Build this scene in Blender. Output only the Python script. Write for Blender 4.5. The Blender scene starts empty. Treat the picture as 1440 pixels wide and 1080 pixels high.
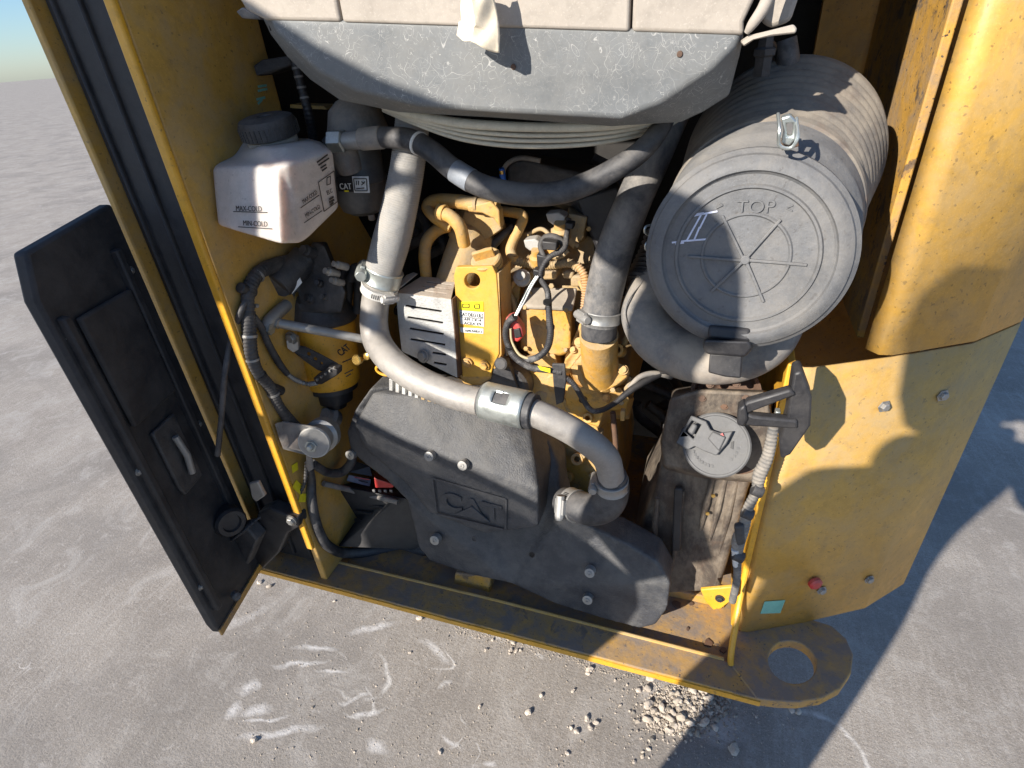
import bpy, bmesh, math, random
from mathutils import Vector, Matrix, noise
R = math.radians
random.seed(7)
scene = bpy.context.scene
COL = scene.collection

# ------------------------------------------------------------------ camera, sky, sun, exposure
F = 786.0                                   # focal length in pixels of the 1440 wide photograph
CAM = Vector((0, 0, 1.43))
def cam_axes(pitch, roll, yaw):
    p, y, r = R(pitch), R(yaw), R(roll)
    fwd = Vector((math.sin(y)*math.cos(p), math.cos(y)*math.cos(p), -math.sin(p)))
    rt = Vector((math.cos(y), -math.sin(y), 0)); up = rt.cross(fwd)
    return rt*math.cos(r)+up*math.sin(r), -rt*math.sin(r)+up*math.cos(r), fwd
RT, UP, FW = cam_axes(31.5, -4.5, -21)
cd = bpy.data.cameras.new('camera'); cam = bpy.data.objects.new('camera', cd); COL.objects.link(cam)
cam.matrix_world = Matrix(((RT.x, UP.x, -FW.x, CAM.x), (RT.y, UP.y, -FW.y, CAM.y), (RT.z, UP.z, -FW.z, CAM.z), (0, 0, 0, 1)))
cd.sensor_width = 36; cd.lens = F/1440*36; cd.clip_start = .02; cd.clip_end = 3000
scene.camera = cam

SUN_AZ, SUN_EL = 28.0, 27.0                 # direction the light travels towards, from +Y; height of the sun
world = bpy.data.worlds.new('World'); scene.world = world; world.use_nodes = True
nt = world.node_tree; nt.nodes.clear()
sky = nt.nodes.new('ShaderNodeTexSky'); sky.sky_type = 'NISHITA'; sky.sun_disc = False
sky.sun_elevation = R(SUN_EL); sky.sun_rotation = R(180+SUN_AZ); sky.ozone_density = 6; sky.dust_density = .4
bg = nt.nodes.new('ShaderNodeBackground'); bg.inputs[1].default_value = .10
wo = nt.nodes.new('ShaderNodeOutputWorld')
nt.links.new(sky.outputs[0], bg.inputs[0]); nt.links.new(bg.outputs[0], wo.inputs[0])
sl = bpy.data.lights.new('sun', 'SUN'); sl.energy = 5.0; sl.angle = R(.5); sl.color = (1, .93, .83)
so = bpy.data.objects.new('sun', sl); COL.objects.link(so)
SD = Vector((math.sin(R(SUN_AZ))*math.cos(R(SUN_EL)), math.cos(R(SUN_AZ))*math.cos(R(SUN_EL)), -math.sin(R(SUN_EL))))
so.rotation_euler = SD.to_track_quat('-Z', 'Y').to_euler(); so.location = (-3, -5, 4)
scene.view_settings.view_transform = 'Standard'; scene.view_settings.look = 'None'
scene.view_settings.exposure = .80; scene.view_settings.gamma = 1
scene.view_settings.use_curve_mapping = False
scene.cycles.max_bounces = 6

# ------------------------------------------------------------------ layout helpers
def ray(px, py): return RT*((px-720)/F) + UP*((540-py)/F) + FW
def W(px, py, Y):                           # point of the place on the upright plane y = Y
    d = ray(px, py); P = CAM + d*((Y-CAM.y)/d.y)
    if Y > .63 and P.x < -.697 and -.80 < P.x: P = CAM + d*(-.697/d.x)     # never behind the left hand wall
    return P
def G(px, py, z):                           # point on the level plane z
    d = ray(px, py); return CAM + d*((z-CAM.z)/d.z)
def PLN(px, py, p0, n):
    d = ray(px, py); return CAM + d*((p0-CAM).dot(n)/d.dot(n))
def dep(P): return (P-CAM).dot(FW)
def m_per_px(P): return dep(P)/F

# ------------------------------------------------------------------ materials
MATS = {}
def mat(name, col, rough=.5, metal=0.0, dust=0.0, dustcol=(.42, .36, .29), bump=.15, bscale=60, var=.12, wear=0.0,
        wearcol=(.05, .04, .035), scr=0.0, weave=0.0, trans=0.0, spots=0.0, sss=0.0, stretch=(1, 1, 1), rust=0.0, level=0.0):
    if name in MATS: return MATS[name]
    m = bpy.data.materials.new(name); m.use_nodes = True; n = m.node_tree; N = n.nodes; L = n.links; N.clear()
    out = N.new('ShaderNodeOutputMaterial'); b = N.new('ShaderNodeBsdfPrincipled'); L.new(b.outputs[0], out.inputs[0])
    geo = N.new('ShaderNodeNewGeometry')
    mp = N.new('ShaderNodeMapping'); mp.inputs['Scale'].default_value = stretch; L.new(geo.outputs['Position'], mp.inputs[0])
    pos = mp.outputs[0]
    def tex(scale, detail=6, rough_=.6, dist=0.0):
        t = N.new('ShaderNodeTexNoise'); t.inputs['Scale'].default_value = scale; t.inputs['Detail'].default_value = detail
        t.inputs['Roughness'].default_value = rough_; t.inputs['Distortion'].default_value = dist; L.new(pos, t.inputs['Vector']); return t.outputs['Fac']
    def ramp(src, a, b_):
        r = N.new('ShaderNodeMapRange'); r.inputs[1].default_value = a; r.inputs[2].default_value = b_; r.clamp = True
        L.new(src, r.inputs[0]); return r.outputs[0]
    def mul(a, k):
        r = N.new('ShaderNodeMath'); r.operation = 'MULTIPLY'; L.new(a, r.inputs[0])
        if isinstance(k, (int, float)): r.inputs[1].default_value = k
        else: L.new(k, r.inputs[1])
        return r.outputs[0]
    def mix(fac, a, c):
        r = N.new('ShaderNodeMix'); r.data_type = 'RGBA'; L.new(fac, r.inputs[0])
        if isinstance(a, tuple): r.inputs[6].default_value = (*a, 1)
        else: L.new(a, r.inputs[6])
        if isinstance(c, tuple): r.inputs[7].default_value = (*c, 1)
        else: L.new(c, r.inputs[7])
        return r.outputs[2]
    c = mix(ramp(tex(9, 5), .3, .7), tuple(x*(1-var) for x in col), tuple(min(1, x*(1+var)) for x in col))
    c = mix(mul(ramp(tex(130, 3), .45, .75), .35), c, tuple(x*.72 for x in col))
    c = mix(mul(ramp(tex(34, 7, .75, .3), .50, .60), .30), c, tuple(x*.62 for x in col))
    c = mix(mul(ramp(tex(420, 2, .6), .60, .68), .25), c, tuple(min(1, x*1.5+.03) for x in col))
    if rust: c = mix(mul(ramp(tex(14, 8, .7, .6), .5, .62), rust), c, (.17, .075, .03))
    if wear: c = mix(mul(ramp(tex(22, 9, .72, .4), .56, .62), wear), c, wearcol)
    if spots: c = mix(mul(ramp(tex(170, 2, .5), .66, .70), spots), c, (.03, .022, .018))
    if level:
        sz = N.new('ShaderNodeSeparateXYZ'); L.new(geo.outputs['Position'], sz.inputs[0])
        c = mix(ramp(sz.outputs[2], level+.004, level-.004), c, (.46, .34, .35))
    dfac = None
    if dust:
        sp = N.new('ShaderNodeSeparateXYZ'); L.new(geo.outputs['Normal'], sp.inputs[0])
        upf = ramp(sp.outputs[2], -.1, 1.0)
        add = N.new('ShaderNodeMath'); add.operation = 'ADD'; add.use_clamp = True
        L.new(mul(ramp(tex(16, 9, .74, .3), .42, .62), dust), add.inputs[0]); L.new(mul(mul(upf, ramp(tex(40, 6), .15, .6)), dust*.9), add.inputs[1])
        dfac = add.outputs[0]; c = mix(dfac, c, dustcol)
    if scr:
        fac = None
        for sc, w in ((15, .0015), (27, .0026), (45, .0042), (75, .0065), (120, .009)):
            # curly hairline scratches: thin level lines of a distorted noise
            t = tex(sc, 1.0, .35, .9)
            s_ = N.new('ShaderNodeMath'); s_.operation = 'SUBTRACT'; L.new(t, s_.inputs[0]); s_.inputs[1].default_value = .5
            a_ = N.new('ShaderNodeMath'); a_.operation = 'ABSOLUTE'; L.new(s_.outputs[0], a_.inputs[0])
            ln = mul(mul(ramp(a_.outputs[0], w, w*.2), ramp(tex(sc*.55+11, 2, .5), .47, .53)), ramp(tex(9, 3), .25, .5))
            if fac is None: fac = ln
            else:
                mx = N.new('ShaderNodeMath'); mx.operation = 'MAXIMUM'; L.new(fac, mx.inputs[0]); L.new(ln, mx.inputs[1]); fac = mx.outputs[0]
        c = mix(mul(fac, scr), c, (.62, .60, .56))
    L.new(c, b.inputs['Base Color'])
    rr = N.new('ShaderNodeMapRange'); L.new(tex(50, 6), rr.inputs[0]); rr.inputs[3].default_value = max(.05, rough-.12); rr.inputs[4].default_value = min(1, rough+.15)
    ro = rr.outputs[0]
    if dfac is not None:
        q = N.new('ShaderNodeMix'); q.data_type = 'FLOAT'; L.new(dfac, q.inputs[0]); L.new(ro, q.inputs[2]); q.inputs[3].default_value = .9; ro = q.outputs[0]
    L.new(ro, b.inputs['Roughness'])
    if metal:
        if dfac is not None:
            q = N.new('ShaderNodeMath'); q.operation = 'SUBTRACT'; q.use_clamp = True; q.inputs[0].default_value = metal; L.new(dfac, q.inputs[1]); L.new(q.outputs[0], b.inputs['Metallic'])
        else: b.inputs['Metallic'].default_value = metal
    if trans: b.inputs['Transmission Weight'].default_value = trans
    if sss:
        b.inputs['Subsurface Weight'].default_value = sss; b.inputs['Subsurface Radius'].default_value = (1, .8, .7); b.inputs['Subsurface Scale'].default_value = .03
    h = tex(bscale, 8, .65)
    if weave:
        w = N.new('ShaderNodeTexVoronoi'); w.inputs['Scale'].default_value = weave; L.new(pos, w.inputs['Vector'])
        ad = N.new('ShaderNodeMath'); ad.operation = 'ADD'; L.new(h, ad.inputs[0]); L.new(mul(w.outputs['Distance'], .45), ad.inputs[1]); h = ad.outputs[0]
    bp = N.new('ShaderNodeBump'); bp.inputs['Strength'].default_value = min(1, bump*2.2); bp.inputs['Distance'].default_value = .0016
    L.new(h, bp.inputs['Height']); L.new(bp.outputs[0], b.inputs['Normal'])
    MATS[name] = m; return m

YEL = mat('yellow_paint', (.54, .31, .06), .45, dust=.45, dustcol=(.40, .30, .17), wear=.25, wearcol=(.20, .14, .07), spots=.5)
YELC = mat('yellow_paint_clean', (.72, .36, .022), .38, dust=.18, dustcol=(.5, .34, .15), spots=.5)
YELD = mat('yellow_paint_muddy', (.55, .30, .05), .6, dust=.65, dustcol=(.24, .19, .15), wear=.85, wearcol=(.07, .055, .05), spots=1, bump=.35)
CAST = mat('yellow_engine_casting', (.60, .32, .055), .55, dust=.65, dustcol=(.44, .33, .19), bump=.35, bscale=120, wear=.5, wearcol=(.13, .085, .045), spots=.5)
CASTD = mat('dusty_tan_casting', (.44, .29, .11), .7, dust=.8, dustcol=(.36, .28, .18), bump=.4, bscale=120, wear=.6, wearcol=(.07, .055, .04), spots=.5)
BLK = mat('black_plastic', (.016, .016, .019), .45, dust=.2, dustcol=(.13, .12, .11), bump=.15)
BLKD = mat('dusty_black_plastic', (.026, .027, .031), .55, dust=.34, dustcol=(.17, .155, .14), bump=.3, bscale=180)
COVER = mat('black_moulded_cover_plastic', (.036, .039, .047), .5, dust=.30, dustcol=(.19, .18, .165), bump=.3, bscale=160, weave=420, wear=.35, wearcol=(.10, .098, .095))
RUB = mat('black_rubber', (.020, .022, .028), .5, dust=.34, dustcol=(.22, .205, .19), bump=.2, wear=.6, wearcol=(.075, .075, .078))
RUBD = mat('dusty_grey_rubber_hose', (.065, .068, .075), .65, dust=.65, dustcol=(.30, .275, .245), bump=.25, var=.25, wear=.8, wearcol=(.02, .022, .026))
RIBH = mat('pale_fabric_hose', (.27, .265, .255), .75, dust=.5, dustcol=(.38, .35, .31), bump=.1, weave=420)
GREY = mat('grey_scratched_plastic', (.14, .148, .152), .55, dust=.35, dustcol=(.22, .215, .20), scr=.42, bump=.12)
BEIGE = mat('dusty_beige_panel', (.34, .30, .255), .75, dust=.3, dustcol=(.43, .385, .33), bump=.08, bscale=260)
TAG = mat('cream_paper', (.82, .70, .52), .7, bump=.1, sss=.1)
STEEL = mat('galvanised_steel', (.36, .36, .35), .40, metal=.8, dust=.4, dustcol=(.30, .275, .245), bump=.12)
PIPE = mat('brushed_metal_pipe', (.33, .31, .29), .42, metal=.5, dust=.4, dustcol=(.34, .31, .27), bump=.06, weave=420)
ZINC = mat('zinc_plated_steel', (.50, .54, .52), .30, metal=.9, dust=.25, dustcol=(.35, .32, .28), bump=.08)
SHLD = mat('aluminised_heat_shield', (.56, .57, .56), .5, metal=.5, dust=.35, dustcol=(.50, .46, .40), bump=.25, rust=.18, weave=300)
BRASS = mat('brass', (.75, .5, .15), .25, metal=.9)
WHITEP = mat('coolant_bottle_plastic', (.55, .49, .45), .42, dust=.25, dustcol=(.50, .42, .35), bump=.05, sss=1.0, spots=.25, level=1.185)
CREAM = mat('cream_plastic_line', (.58, .55, .45), .5, dust=.3, bump=.1)
FILT = mat('smoky_filter_bowl', (.075, .080, .085), .3, dust=.35, dustcol=(.22, .2, .18))
CLNR = mat('grey_air_cleaner_plastic', (.115, .118, .124), .55, dust=.45, dustcol=(.22, .205, .185), bump=.28, bscale=110, var=.2, spots=.35)
CLNB = mat('dusty_brown_grey_plastic', (.12, .112, .105), .7, dust=.75, dustcol=(.26, .225, .18), bump=.3, rust=.35)
ELBW = mat('grey_rubber_elbow', (.15, .15, .152), .62, dust=.6, dustcol=(.38, .33, .27), bump=.2, rust=.25)
TANK = mat('dirty_black_tank_plastic', (.05, .04, .034), .6, dust=.62, dustcol=(.27, .22, .165), bump=.4, bscale=60, stretch=(1.5, 1.5, .8), rust=.15)
RUST = mat('rusty_steel', (.10, .055, .035), .8, dust=.3, dustcol=(.16, .12, .09), bump=.5, rust=.6)
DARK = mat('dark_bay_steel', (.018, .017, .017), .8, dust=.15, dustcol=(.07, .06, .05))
DOOR = mat('dirty_black_door', (.020, .021, .025), .6, dust=.5, dustcol=(.07, .066, .064), bump=.25)
RED = mat('red_plastic', (.55, .03, .03), .4, dust=.2)
BLUE = mat('blue_plastic', (.02, .12, .5), .4)
WHITE = mat('white_print', (.72, .72, .70), .5, bump=.03, var=.03)
LBLK = mat('black_print', (.015, .015, .016), .5, bump=.03, var=.03)
LYEL = mat('yellow_print', (.80, .66, .02), .5, bump=.03, var=.03)
GREEN = mat('green_wire', (.03, .25, .06), .4)
CHALK = mat('pale_chalk_marker', (.66, .68, .80), .8, bump=.3)
TEAL = mat('teal_print', (.22, .52, .42), .5, bump=.03)
SKIN = mat('skin', (.45, .26, .18), .6)
CLOTH = mat('dark_work_cloth', (.03, .04, .07), .9)
STONE = mat('crushed_stone', (.50, .45, .39), .85, bump=.5, bscale=200, var=.3)
_n = STONE.node_tree; _b = [n for n in _n.nodes if n.type == 'BSDF_PRINCIPLED'][0]; _g = _n.nodes.new('ShaderNodeNewGeometry')
_m = _n.nodes.new('ShaderNodeMix'); _m.data_type = 'RGBA'; _m.blend_type = 'MULTIPLY'; _m.inputs[0].default_value = 1
_r = _n.nodes.new('ShaderNodeValToRGB'); _r.color_ramp.elements[0].color = (.30, .32, .34, 1); _r.color_ramp.elements[1].color = (1.1, 1.05, 1, 1)
_e = _r.color_ramp.elements.new(.25); _e.color = (.7, .66, .6, 1)
_n.links.new(_g.outputs['Random Per Island'], _r.inputs[0]); _n.links.new(_b.inputs['Base Color'].links[0].from_socket, _m.inputs[6]); _n.links.new(_r.outputs[0], _m.inputs[7]); _n.links.new(_m.outputs[2], _b.inputs['Base Color'])

def ground_mat():
    m = bpy.data.materials.new('dusty_concrete'); m.use_nodes = True; n = m.node_tree; N = n.nodes; L = n.links; b = N['Principled BSDF']
    geo = N.new('ShaderNodeNewGeometry')
    def tex(scale, detail=8, rough=.65, dist=0., stretch=None, rot=0):
        t = N.new('ShaderNodeTexNoise'); t.inputs['Scale'].default_value = scale; t.inputs['Detail'].default_value = detail
        t.inputs['Roughness'].default_value = rough; t.inputs['Distortion'].default_value = dist
        if stretch:
            mp = N.new('ShaderNodeMapping'); mp.inputs['Scale'].default_value = stretch; mp.inputs['Rotation'].default_value = (0, 0, rot)
            L.new(geo.outputs['Position'], mp.inputs[0]); L.new(mp.outputs[0], t.inputs['Vector'])
        else: L.new(geo.outputs['Position'], t.inputs['Vector'])
        return t.outputs['Fac']
    def rg(src, a, c, o1=0., o2=1.):
        r = N.new('ShaderNodeMapRange'); r.inputs[1].default_value = a; r.inputs[2].default_value = c; r.inputs[3].default_value = o1; r.inputs[4].default_value = o2
        L.new(src, r.inputs[0]); return r.outputs[0]
    def mu(a, c):
        r = N.new('ShaderNodeMath'); r.operation = 'MULTIPLY'; L.new(a, r.inputs[0])
        if isinstance(c, float): r.inputs[1].default_value = c
        else: L.new(c, r.inputs[1])
        return r.outputs[0]
    def mix(f, a, c):
        r = N.new('ShaderNodeMix'); r.data_type = 'RGBA'; L.new(f, r.inputs[0])
        for k, v in ((6, a), (7, c)):
            if isinstance(v, tuple): r.inputs[k].default_value = (*v, 1)
            else: L.new(v, r.inputs[k])
        return r.outputs[2]
    c = mix(rg(tex(3.2), .3, .7), (.245, .213, .180), (.37, .33, .285))
    c = mix(mu(rg(tex(95, 8, .8), .48, .68), .55), c, (.50, .455, .41))
    c = mix(mu(rg(tex(240, 4, .7), .52, .64), .6), c, (.14, .12, .10))
    c = mix(mu(rg(tex(330, 3, .6), .58, .66), .55), c, (.60, .56, .51))
    c = mix(mu(rg(tex(120, 8, .75, 0, (.15, 1, 1), R(-8)), .52, .64), .30), c, (.17, .15, .13))
    c = mix(mu(rg(tex(60, 6, .7, 0, (1, .12, 1), R(38)), .5, .66), .35), c, (.46, .42, .38))
    c = mix(mu(rg(tex(1.7, 6, .6, .8), .45, .62), .55), c, (.20, .18, .16))
    c = mix(mu(rg(tex(5.5, 9, .75, 1.0), .52, .64), .5), c, (.43, .40, .365))
    c = mix(mu(rg(tex(26, 9, .8, .5), .55, .66), .4), c, (.50, .46, .42))
    # individual pale scuffs and dried puddle stains, each where it lies on the slab
    def smear(px, py, lx, ly, rot, st=.62, ring=0):
        g = G(px, py, 0); k = dep(g)/F
        mp = N.new('ShaderNodeMapping'); mp.vector_type = 'TEXTURE'; mp.inputs['Location'].default_value = (g.x, g.y, 0)
        mp.inputs['Rotation'].default_value = (0, 0, R(rot)); mp.inputs['Scale'].default_value = (lx*k, ly*k, 1)
        wv = N.new('ShaderNodeTexNoise'); wv.inputs['Scale'].default_value = 14; wv.inputs['Detail'].default_value = 5; L.new(geo.outputs['Position'], wv.inputs['Vector'])
        av = N.new('ShaderNodeVectorMath'); av.operation = 'MULTIPLY_ADD'; L.new(wv.outputs['Color'], av.inputs[0]); av.inputs[1].default_value = (.05, .05, 0); L.new(geo.outputs['Position'], av.inputs[2])
        a2 = N.new('ShaderNodeVectorMath'); a2.operation = 'SUBTRACT'; L.new(av.outputs[0], a2.inputs[0]); a2.inputs[1].default_value = (.025, .025, 0)
        L.new(a2.outputs[0], mp.inputs[0]); ln = N.new('ShaderNodeVectorMath'); ln.operation = 'LENGTH'; L.new(mp.outputs[0], ln.inputs[0])
        if ring:
            s_ = N.new('ShaderNodeMath'); s_.operation = 'SUBTRACT'; L.new(ln.outputs['Value'], s_.inputs[0]); s_.inputs[1].default_value = 1
            ab = N.new('ShaderNodeMath'); ab.operation = 'ABSOLUTE'; L.new(s_.outputs[0], ab.inputs[0])
            sx = N.new('ShaderNodeSeparateXYZ'); L.new(mp.outputs[0], sx.inputs[0])
            return mu(mu(rg(ab.outputs[0], .09, .01), rg(sx.outputs[0], -.1, .35)), mu(rg(tex(20, 4), .38, .55), st))
        return mu(mu(rg(ln.outputs['Value'], 1.0, .25), rg(tex(45, 8, .8, 0, (.4, 1.5, 1), -R(rot)), .33, .52)), st)
    for a in ((440, 913, 30, 6, 12), (420, 933, 34, 5, 20), (395, 1030, 55, 9, 26), (372, 1012, 30, 4, 26), (515, 1003, 24, 6, 28), (498, 983, 22, 5, 32), (530, 1050, 16, 14, 0), (465, 945, 22, 4, 12), (525, 882, 30, 9, 30),
              (612, 918, 28, 10, -20), (352, 968, 14, 16, 30), (360, 1000, 20, 12, 30), (760, 922, 7, 5, 0), (635, 1045, 16, 6, -10), (625, 965, 10, 6, 40), (690, 1078, 10, 6, 0), (330, 1000, 8, 20, 0), (968, 1002, 62, 44, -10, .8), (690, 890, 30, 8, -15, .7), (345, 870, 40, 12, 50, .3)):
        c = mix(smear(a[0], a[1], a[2]*1.3, a[3]*.85, a[4], *a[5:]), c, (.74, .715, .69))
    for a in ((505, 945, 50, 34, -20), (495, 985, 38, 20, -10), (610, 922, 34, 16, -20), (640, 1030, 12, 22, 10), (655, 1065, 14, 20, 0), (1150, 1060, 60, 60, 40)):
        c = mix(smear(*a, st=.75, ring=1), c, (.66, .63, .59))
    for sc, w, th in ((4.5, .0025, .57), (11, .004, .60)):
        t = tex(sc, 2, .45, 1.2)
        s_ = N.new('ShaderNodeMath'); s_.operation = 'SUBTRACT'; L.new(t, s_.inputs[0]); s_.inputs[1].default_value = .5
        a_ = N.new('ShaderNodeMath'); a_.operation = 'ABSOLUTE'; L.new(s_.outputs[0], a_.inputs[0])
        c = mix(mu(mu(rg(a_.outputs[0], w, 0), rg(tex(5), th-.05, th+.05)), .6), c, (.60, .56, .52))
    L.new(c, b.inputs['Base Color']); b.inputs['Roughness'].default_value = .9
    bp = N.new('ShaderNodeBump'); bp.inputs['Strength'].default_value = .9; bp.inputs['Distance'].default_value = .003
    L.new(tex(150, 8, .75), bp.inputs['Height']); L.new(bp.outputs[0], b.inputs['Normal'])
    return m
GROUND = ground_mat()

# ------------------------------------------------------------------ object helpers
def link(o, parent=None):
    COL.objects.link(o)
    if parent is not None:
        o.parent = parent
        base = parent.get('_b')
        o.matrix_parent_inverse = Matrix.Translation(-Vector(base)) if base is not None else Matrix.Identity(4)
    return o
def thing(name, label, cat, loc, group=None):
    o = bpy.data.objects.new(name, None); o.empty_display_size = .02; o.location = loc; COL.objects.link(o)
    o['label'] = label; o['category'] = cat; o['_b'] = tuple(loc)
    if group: o['group'] = group
    return o
def tag(o, label, cat, group=None):
    o['label'] = label; o['category'] = cat
    if group: o['group'] = group
    return o
def mesh(name, verts, faces, m, parent=None, bevel=0, seg=2, ang=32, smooth=True, remesh=0, relax=6, solid=0):
    me = bpy.data.meshes.new(name); me.from_pydata([tuple(v) for v in verts], [], faces); me.validate()
    return finish(name, me, m, parent, bevel, seg, ang, smooth, remesh, relax, solid)
def finish(name, me, m, parent, bevel=0, seg=2, ang=32, smooth=True, remesh=0, relax=6, solid=0):
    bm = bmesh.new(); bm.from_mesh(me); bmesh.ops.remove_doubles(bm, verts=bm.verts, dist=1e-6); bmesh.ops.recalc_face_normals(bm, faces=bm.faces); bm.to_mesh(me); bm.free()
    me.materials.append(m)
    if smooth and not remesh:
        me.shade_smooth()
        me.set_sharp_from_angle(angle=R(ang))
    o = bpy.data.objects.new(name, me); link(o, parent)
    if solid:
        s = o.modifiers.new('s', 'SOLIDIFY'); s.thickness = solid; s.offset = 0
    if remesh:
        r = o.modifiers.new('r', 'REMESH'); r.mode = 'VOXEL'; r.voxel_size = remesh; r.use_smooth_shade = True
        s = o.modifiers.new('m', 'SMOOTH'); s.factor = .5; s.iterations = relax
    elif bevel:
        b = o.modifiers.new('b', 'BEVEL'); b.width = bevel; b.segments = seg; b.limit_method = 'ANGLE'; b.angle_limit = R(35); b.harden_normals = False
    return o
class MB:                                   # collects shapes of one part
    def __init__(s): s.v = []; s.f = []
    def add(s, v, f):
        k = len(s.v); s.v += [Vector(x) for x in v]; s.f += [tuple(i+k for i in q) for q in f]; return s
    def box(s, c, sz, rot=None):
        c = Vector(c); M = rot or Matrix.Identity(3); v = []
        for x in (-.5, .5):
            for y in (-.5, .5):
                for z in (-.5, .5): v.append(c + M @ Vector((x*sz[0], y*sz[1], z*sz[2])))
        return s.add(v, [(0, 1, 3, 2), (4, 6, 7, 5), (0, 4, 5, 1), (2, 3, 7, 6), (0, 2, 6, 4), (1, 5, 7, 3)])
    def lathe(s, c, ax, prof, n=32, plane=None):     # plane: the rings stay square to this direction, as in a leaning drum
        c = Vector(c); ax = Vector(ax).normalized(); u, w = frame(Vector(plane).normalized() if plane is not None else ax)
        v = []; f = []
        for t, r in prof:
            for i in range(n):
                a = 2*math.pi*i/n; v.append(c + ax*t + (u*math.cos(a)+w*math.sin(a))*r)
        for j in range(len(prof)-1):
            for i in range(n): f.append((j*n+i, j*n+(i+1) % n, (j+1)*n+(i+1) % n, (j+1)*n+i))
        f.append(tuple(range(n))[::-1]); f.append(tuple(range((len(prof)-1)*n, len(prof)*n)))
        return s.add(v, f)
    def tube(s, pts, rad, n=16):
        v = []; f = []; u = None
        for k, P in enumerate(pts):
            t = (pts[min(k+1, len(pts)-1)]-pts[max(k-1, 0)]).normalized()
            if u is None: u, _ = frame(t)
            u = (u - t*u.dot(t)).normalized(); w = t.cross(u); r = rad[k] if isinstance(rad, (list, tuple)) else rad
            for i in range(n):
                a = 2*math.pi*i/n; v.append(P + (u*math.cos(a)+w*math.sin(a))*r)
        for j in range(len(pts)-1):
            for i in range(n): f.append((j*n+i, j*n+(i+1) % n, (j+1)*n+(i+1) % n, (j+1)*n+i))
        f.append(tuple(range(n))[::-1]); f.append(tuple(range((len(pts)-1)*n, len(pts)*n)))
        return s.add(v, f)
    def prism(s, outer, thick, holes=()):
        thick = Vector(thick)
        if not holes:
            n = len(outer); v = list(outer)+[p+thick for p in outer]
            return s.add(v, [tuple(range(n)), tuple(range(2*n-1, n-1, -1))]+[(i, (i+1) % n, n+(i+1) % n, n+i) for i in range(n)])
        bm = bmesh.new(); loops = []
        for lp in [outer]+list(holes):
            vs = [bm.verts.new(p) for p in lp]; loops.append(vs)
            for i in range(len(vs)): bm.edges.new((vs[i], vs[(i+1) % len(vs)]))
        bmesh.ops.triangle_fill(bm, use_beauty=True, use_dissolve=False, edges=bm.edges[:])
        bm.verts.index_update(); idx = {v: i for i, v in enumerate(bm.verts)}; nv = len(idx)
        v = [x.co.copy() for x in bm.verts]; f = [tuple(idx[q] for q in fc.verts) for fc in bm.faces]
        v2 = v+[p+thick for p in v]; f2 = list(f)+[tuple(i+nv for i in q[::-1]) for q in f]
        for vs in loops:
            for i in range(len(vs)):
                a, c = idx[vs[i]], idx[vs[(i+1) % len(vs)]]; f2.append((a, c, c+nv, a+nv))
        bm.free(); return s.add(v2, f2)
    def loft(s, A, B):                      # two outlines of equal length
        n = len(A); return s.add(list(A)+list(B), [tuple(range(n)), tuple(range(2*n-1, n-1, -1))]+[(i, (i+1) % n, n+(i+1) % n, n+i) for i in range(n)])
    def build(s, name, m, parent=None, **k): return mesh(name, s.v, s.f, m, parent, **k)
def frame(ax):
    u = ax.cross(Vector((0, 0, 1)));
    if u.length < .05: u = ax.cross(Vector((1, 0, 0)))
    u.normalize(); return u, ax.cross(u).normalized()
def spline(P, sub=8):
    if len(P) < 3: return [P[0].lerp(P[1], i/sub) for i in range(sub+1)]
    Q = [P[0]*2-P[1]]+list(P)+[P[-1]*2-P[-2]]; out = []
    for i in range(1, len(Q)-2):
        for k in range(sub):
            t = k/sub; a, b, c, d = Q[i-1], Q[i], Q[i+1], Q[i+2]
            out.append(.5*((2*b)+(c-a)*t+(2*a-5*b+4*c-d)*t*t+(3*b-a-3*c+d)*t**3))
    out.append(Q[-2]); return out
def pth(pts, sub=8):                        # (px, py, Y, radius in px) -> smooth path and radii in metres
    P = [W(p[0], p[1], p[2]) for p in pts]
    Rr = [Vector((p[3]*m_per_px(q), 0, 0)) for p, q in zip(pts, P)]
    return spline(P, sub), [v.x for v in spline(Rr, sub)]
def tube(name, pts, m, parent=None, sub=8, n=16, corr=0, period=.006, **k):
    P, r = pth(pts, sub)
    if corr:
        L = sum((P[i+1]-P[i]).length for i in range(len(P)-1)); cnt = int(L/period)*4
        # resample
        acc = [0]
        for i in range(len(P)-1): acc.append(acc[-1]+(P[i+1]-P[i]).length)
        NP, NR = [], []; j = 0
        for q in range(cnt+1):
            d = L*q/cnt
            while j < len(acc)-2 and acc[j+1] < d: j += 1
            t = (d-acc[j])/max(1e-9, acc[j+1]-acc[j]); NP.append(P[j].lerp(P[j+1], t)); NR.append((r[j]*(1-t)+r[j+1]*t)*(1+corr*math.sin(q*math.pi/2)))
        P, r = NP, NR
    return MB().tube(P, r, n).build(name, m, parent, ang=60 if not corr else 80, **k)
def rpx(px, py, Y, r): return r*m_per_px(W(px, py, Y))
def seg(a, b, r0, r1=None, n=24):
    A, B = W(*a), W(*b); r0 = r0*m_per_px(A); r1 = r0 if r1 is None else r1*m_per_px(B)
    return MB().tube([A, B], [r0, r1], n)
def poly(pts, Y): return [W(x, y, Y) for x, y in pts]
def rect(x0, y0, x1, y1): return [(x0, y0), (x1, y0), (x1, y1), (x0, y1)]
def arc_pts(c, r, n, a0=0, a1=360): return [(c[0]+r*math.cos(R(a0+(a1-a0)*i/n)), c[1]+r*math.sin(R(a0+(a1-a0)*i/n))) for i in range(n)]
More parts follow.
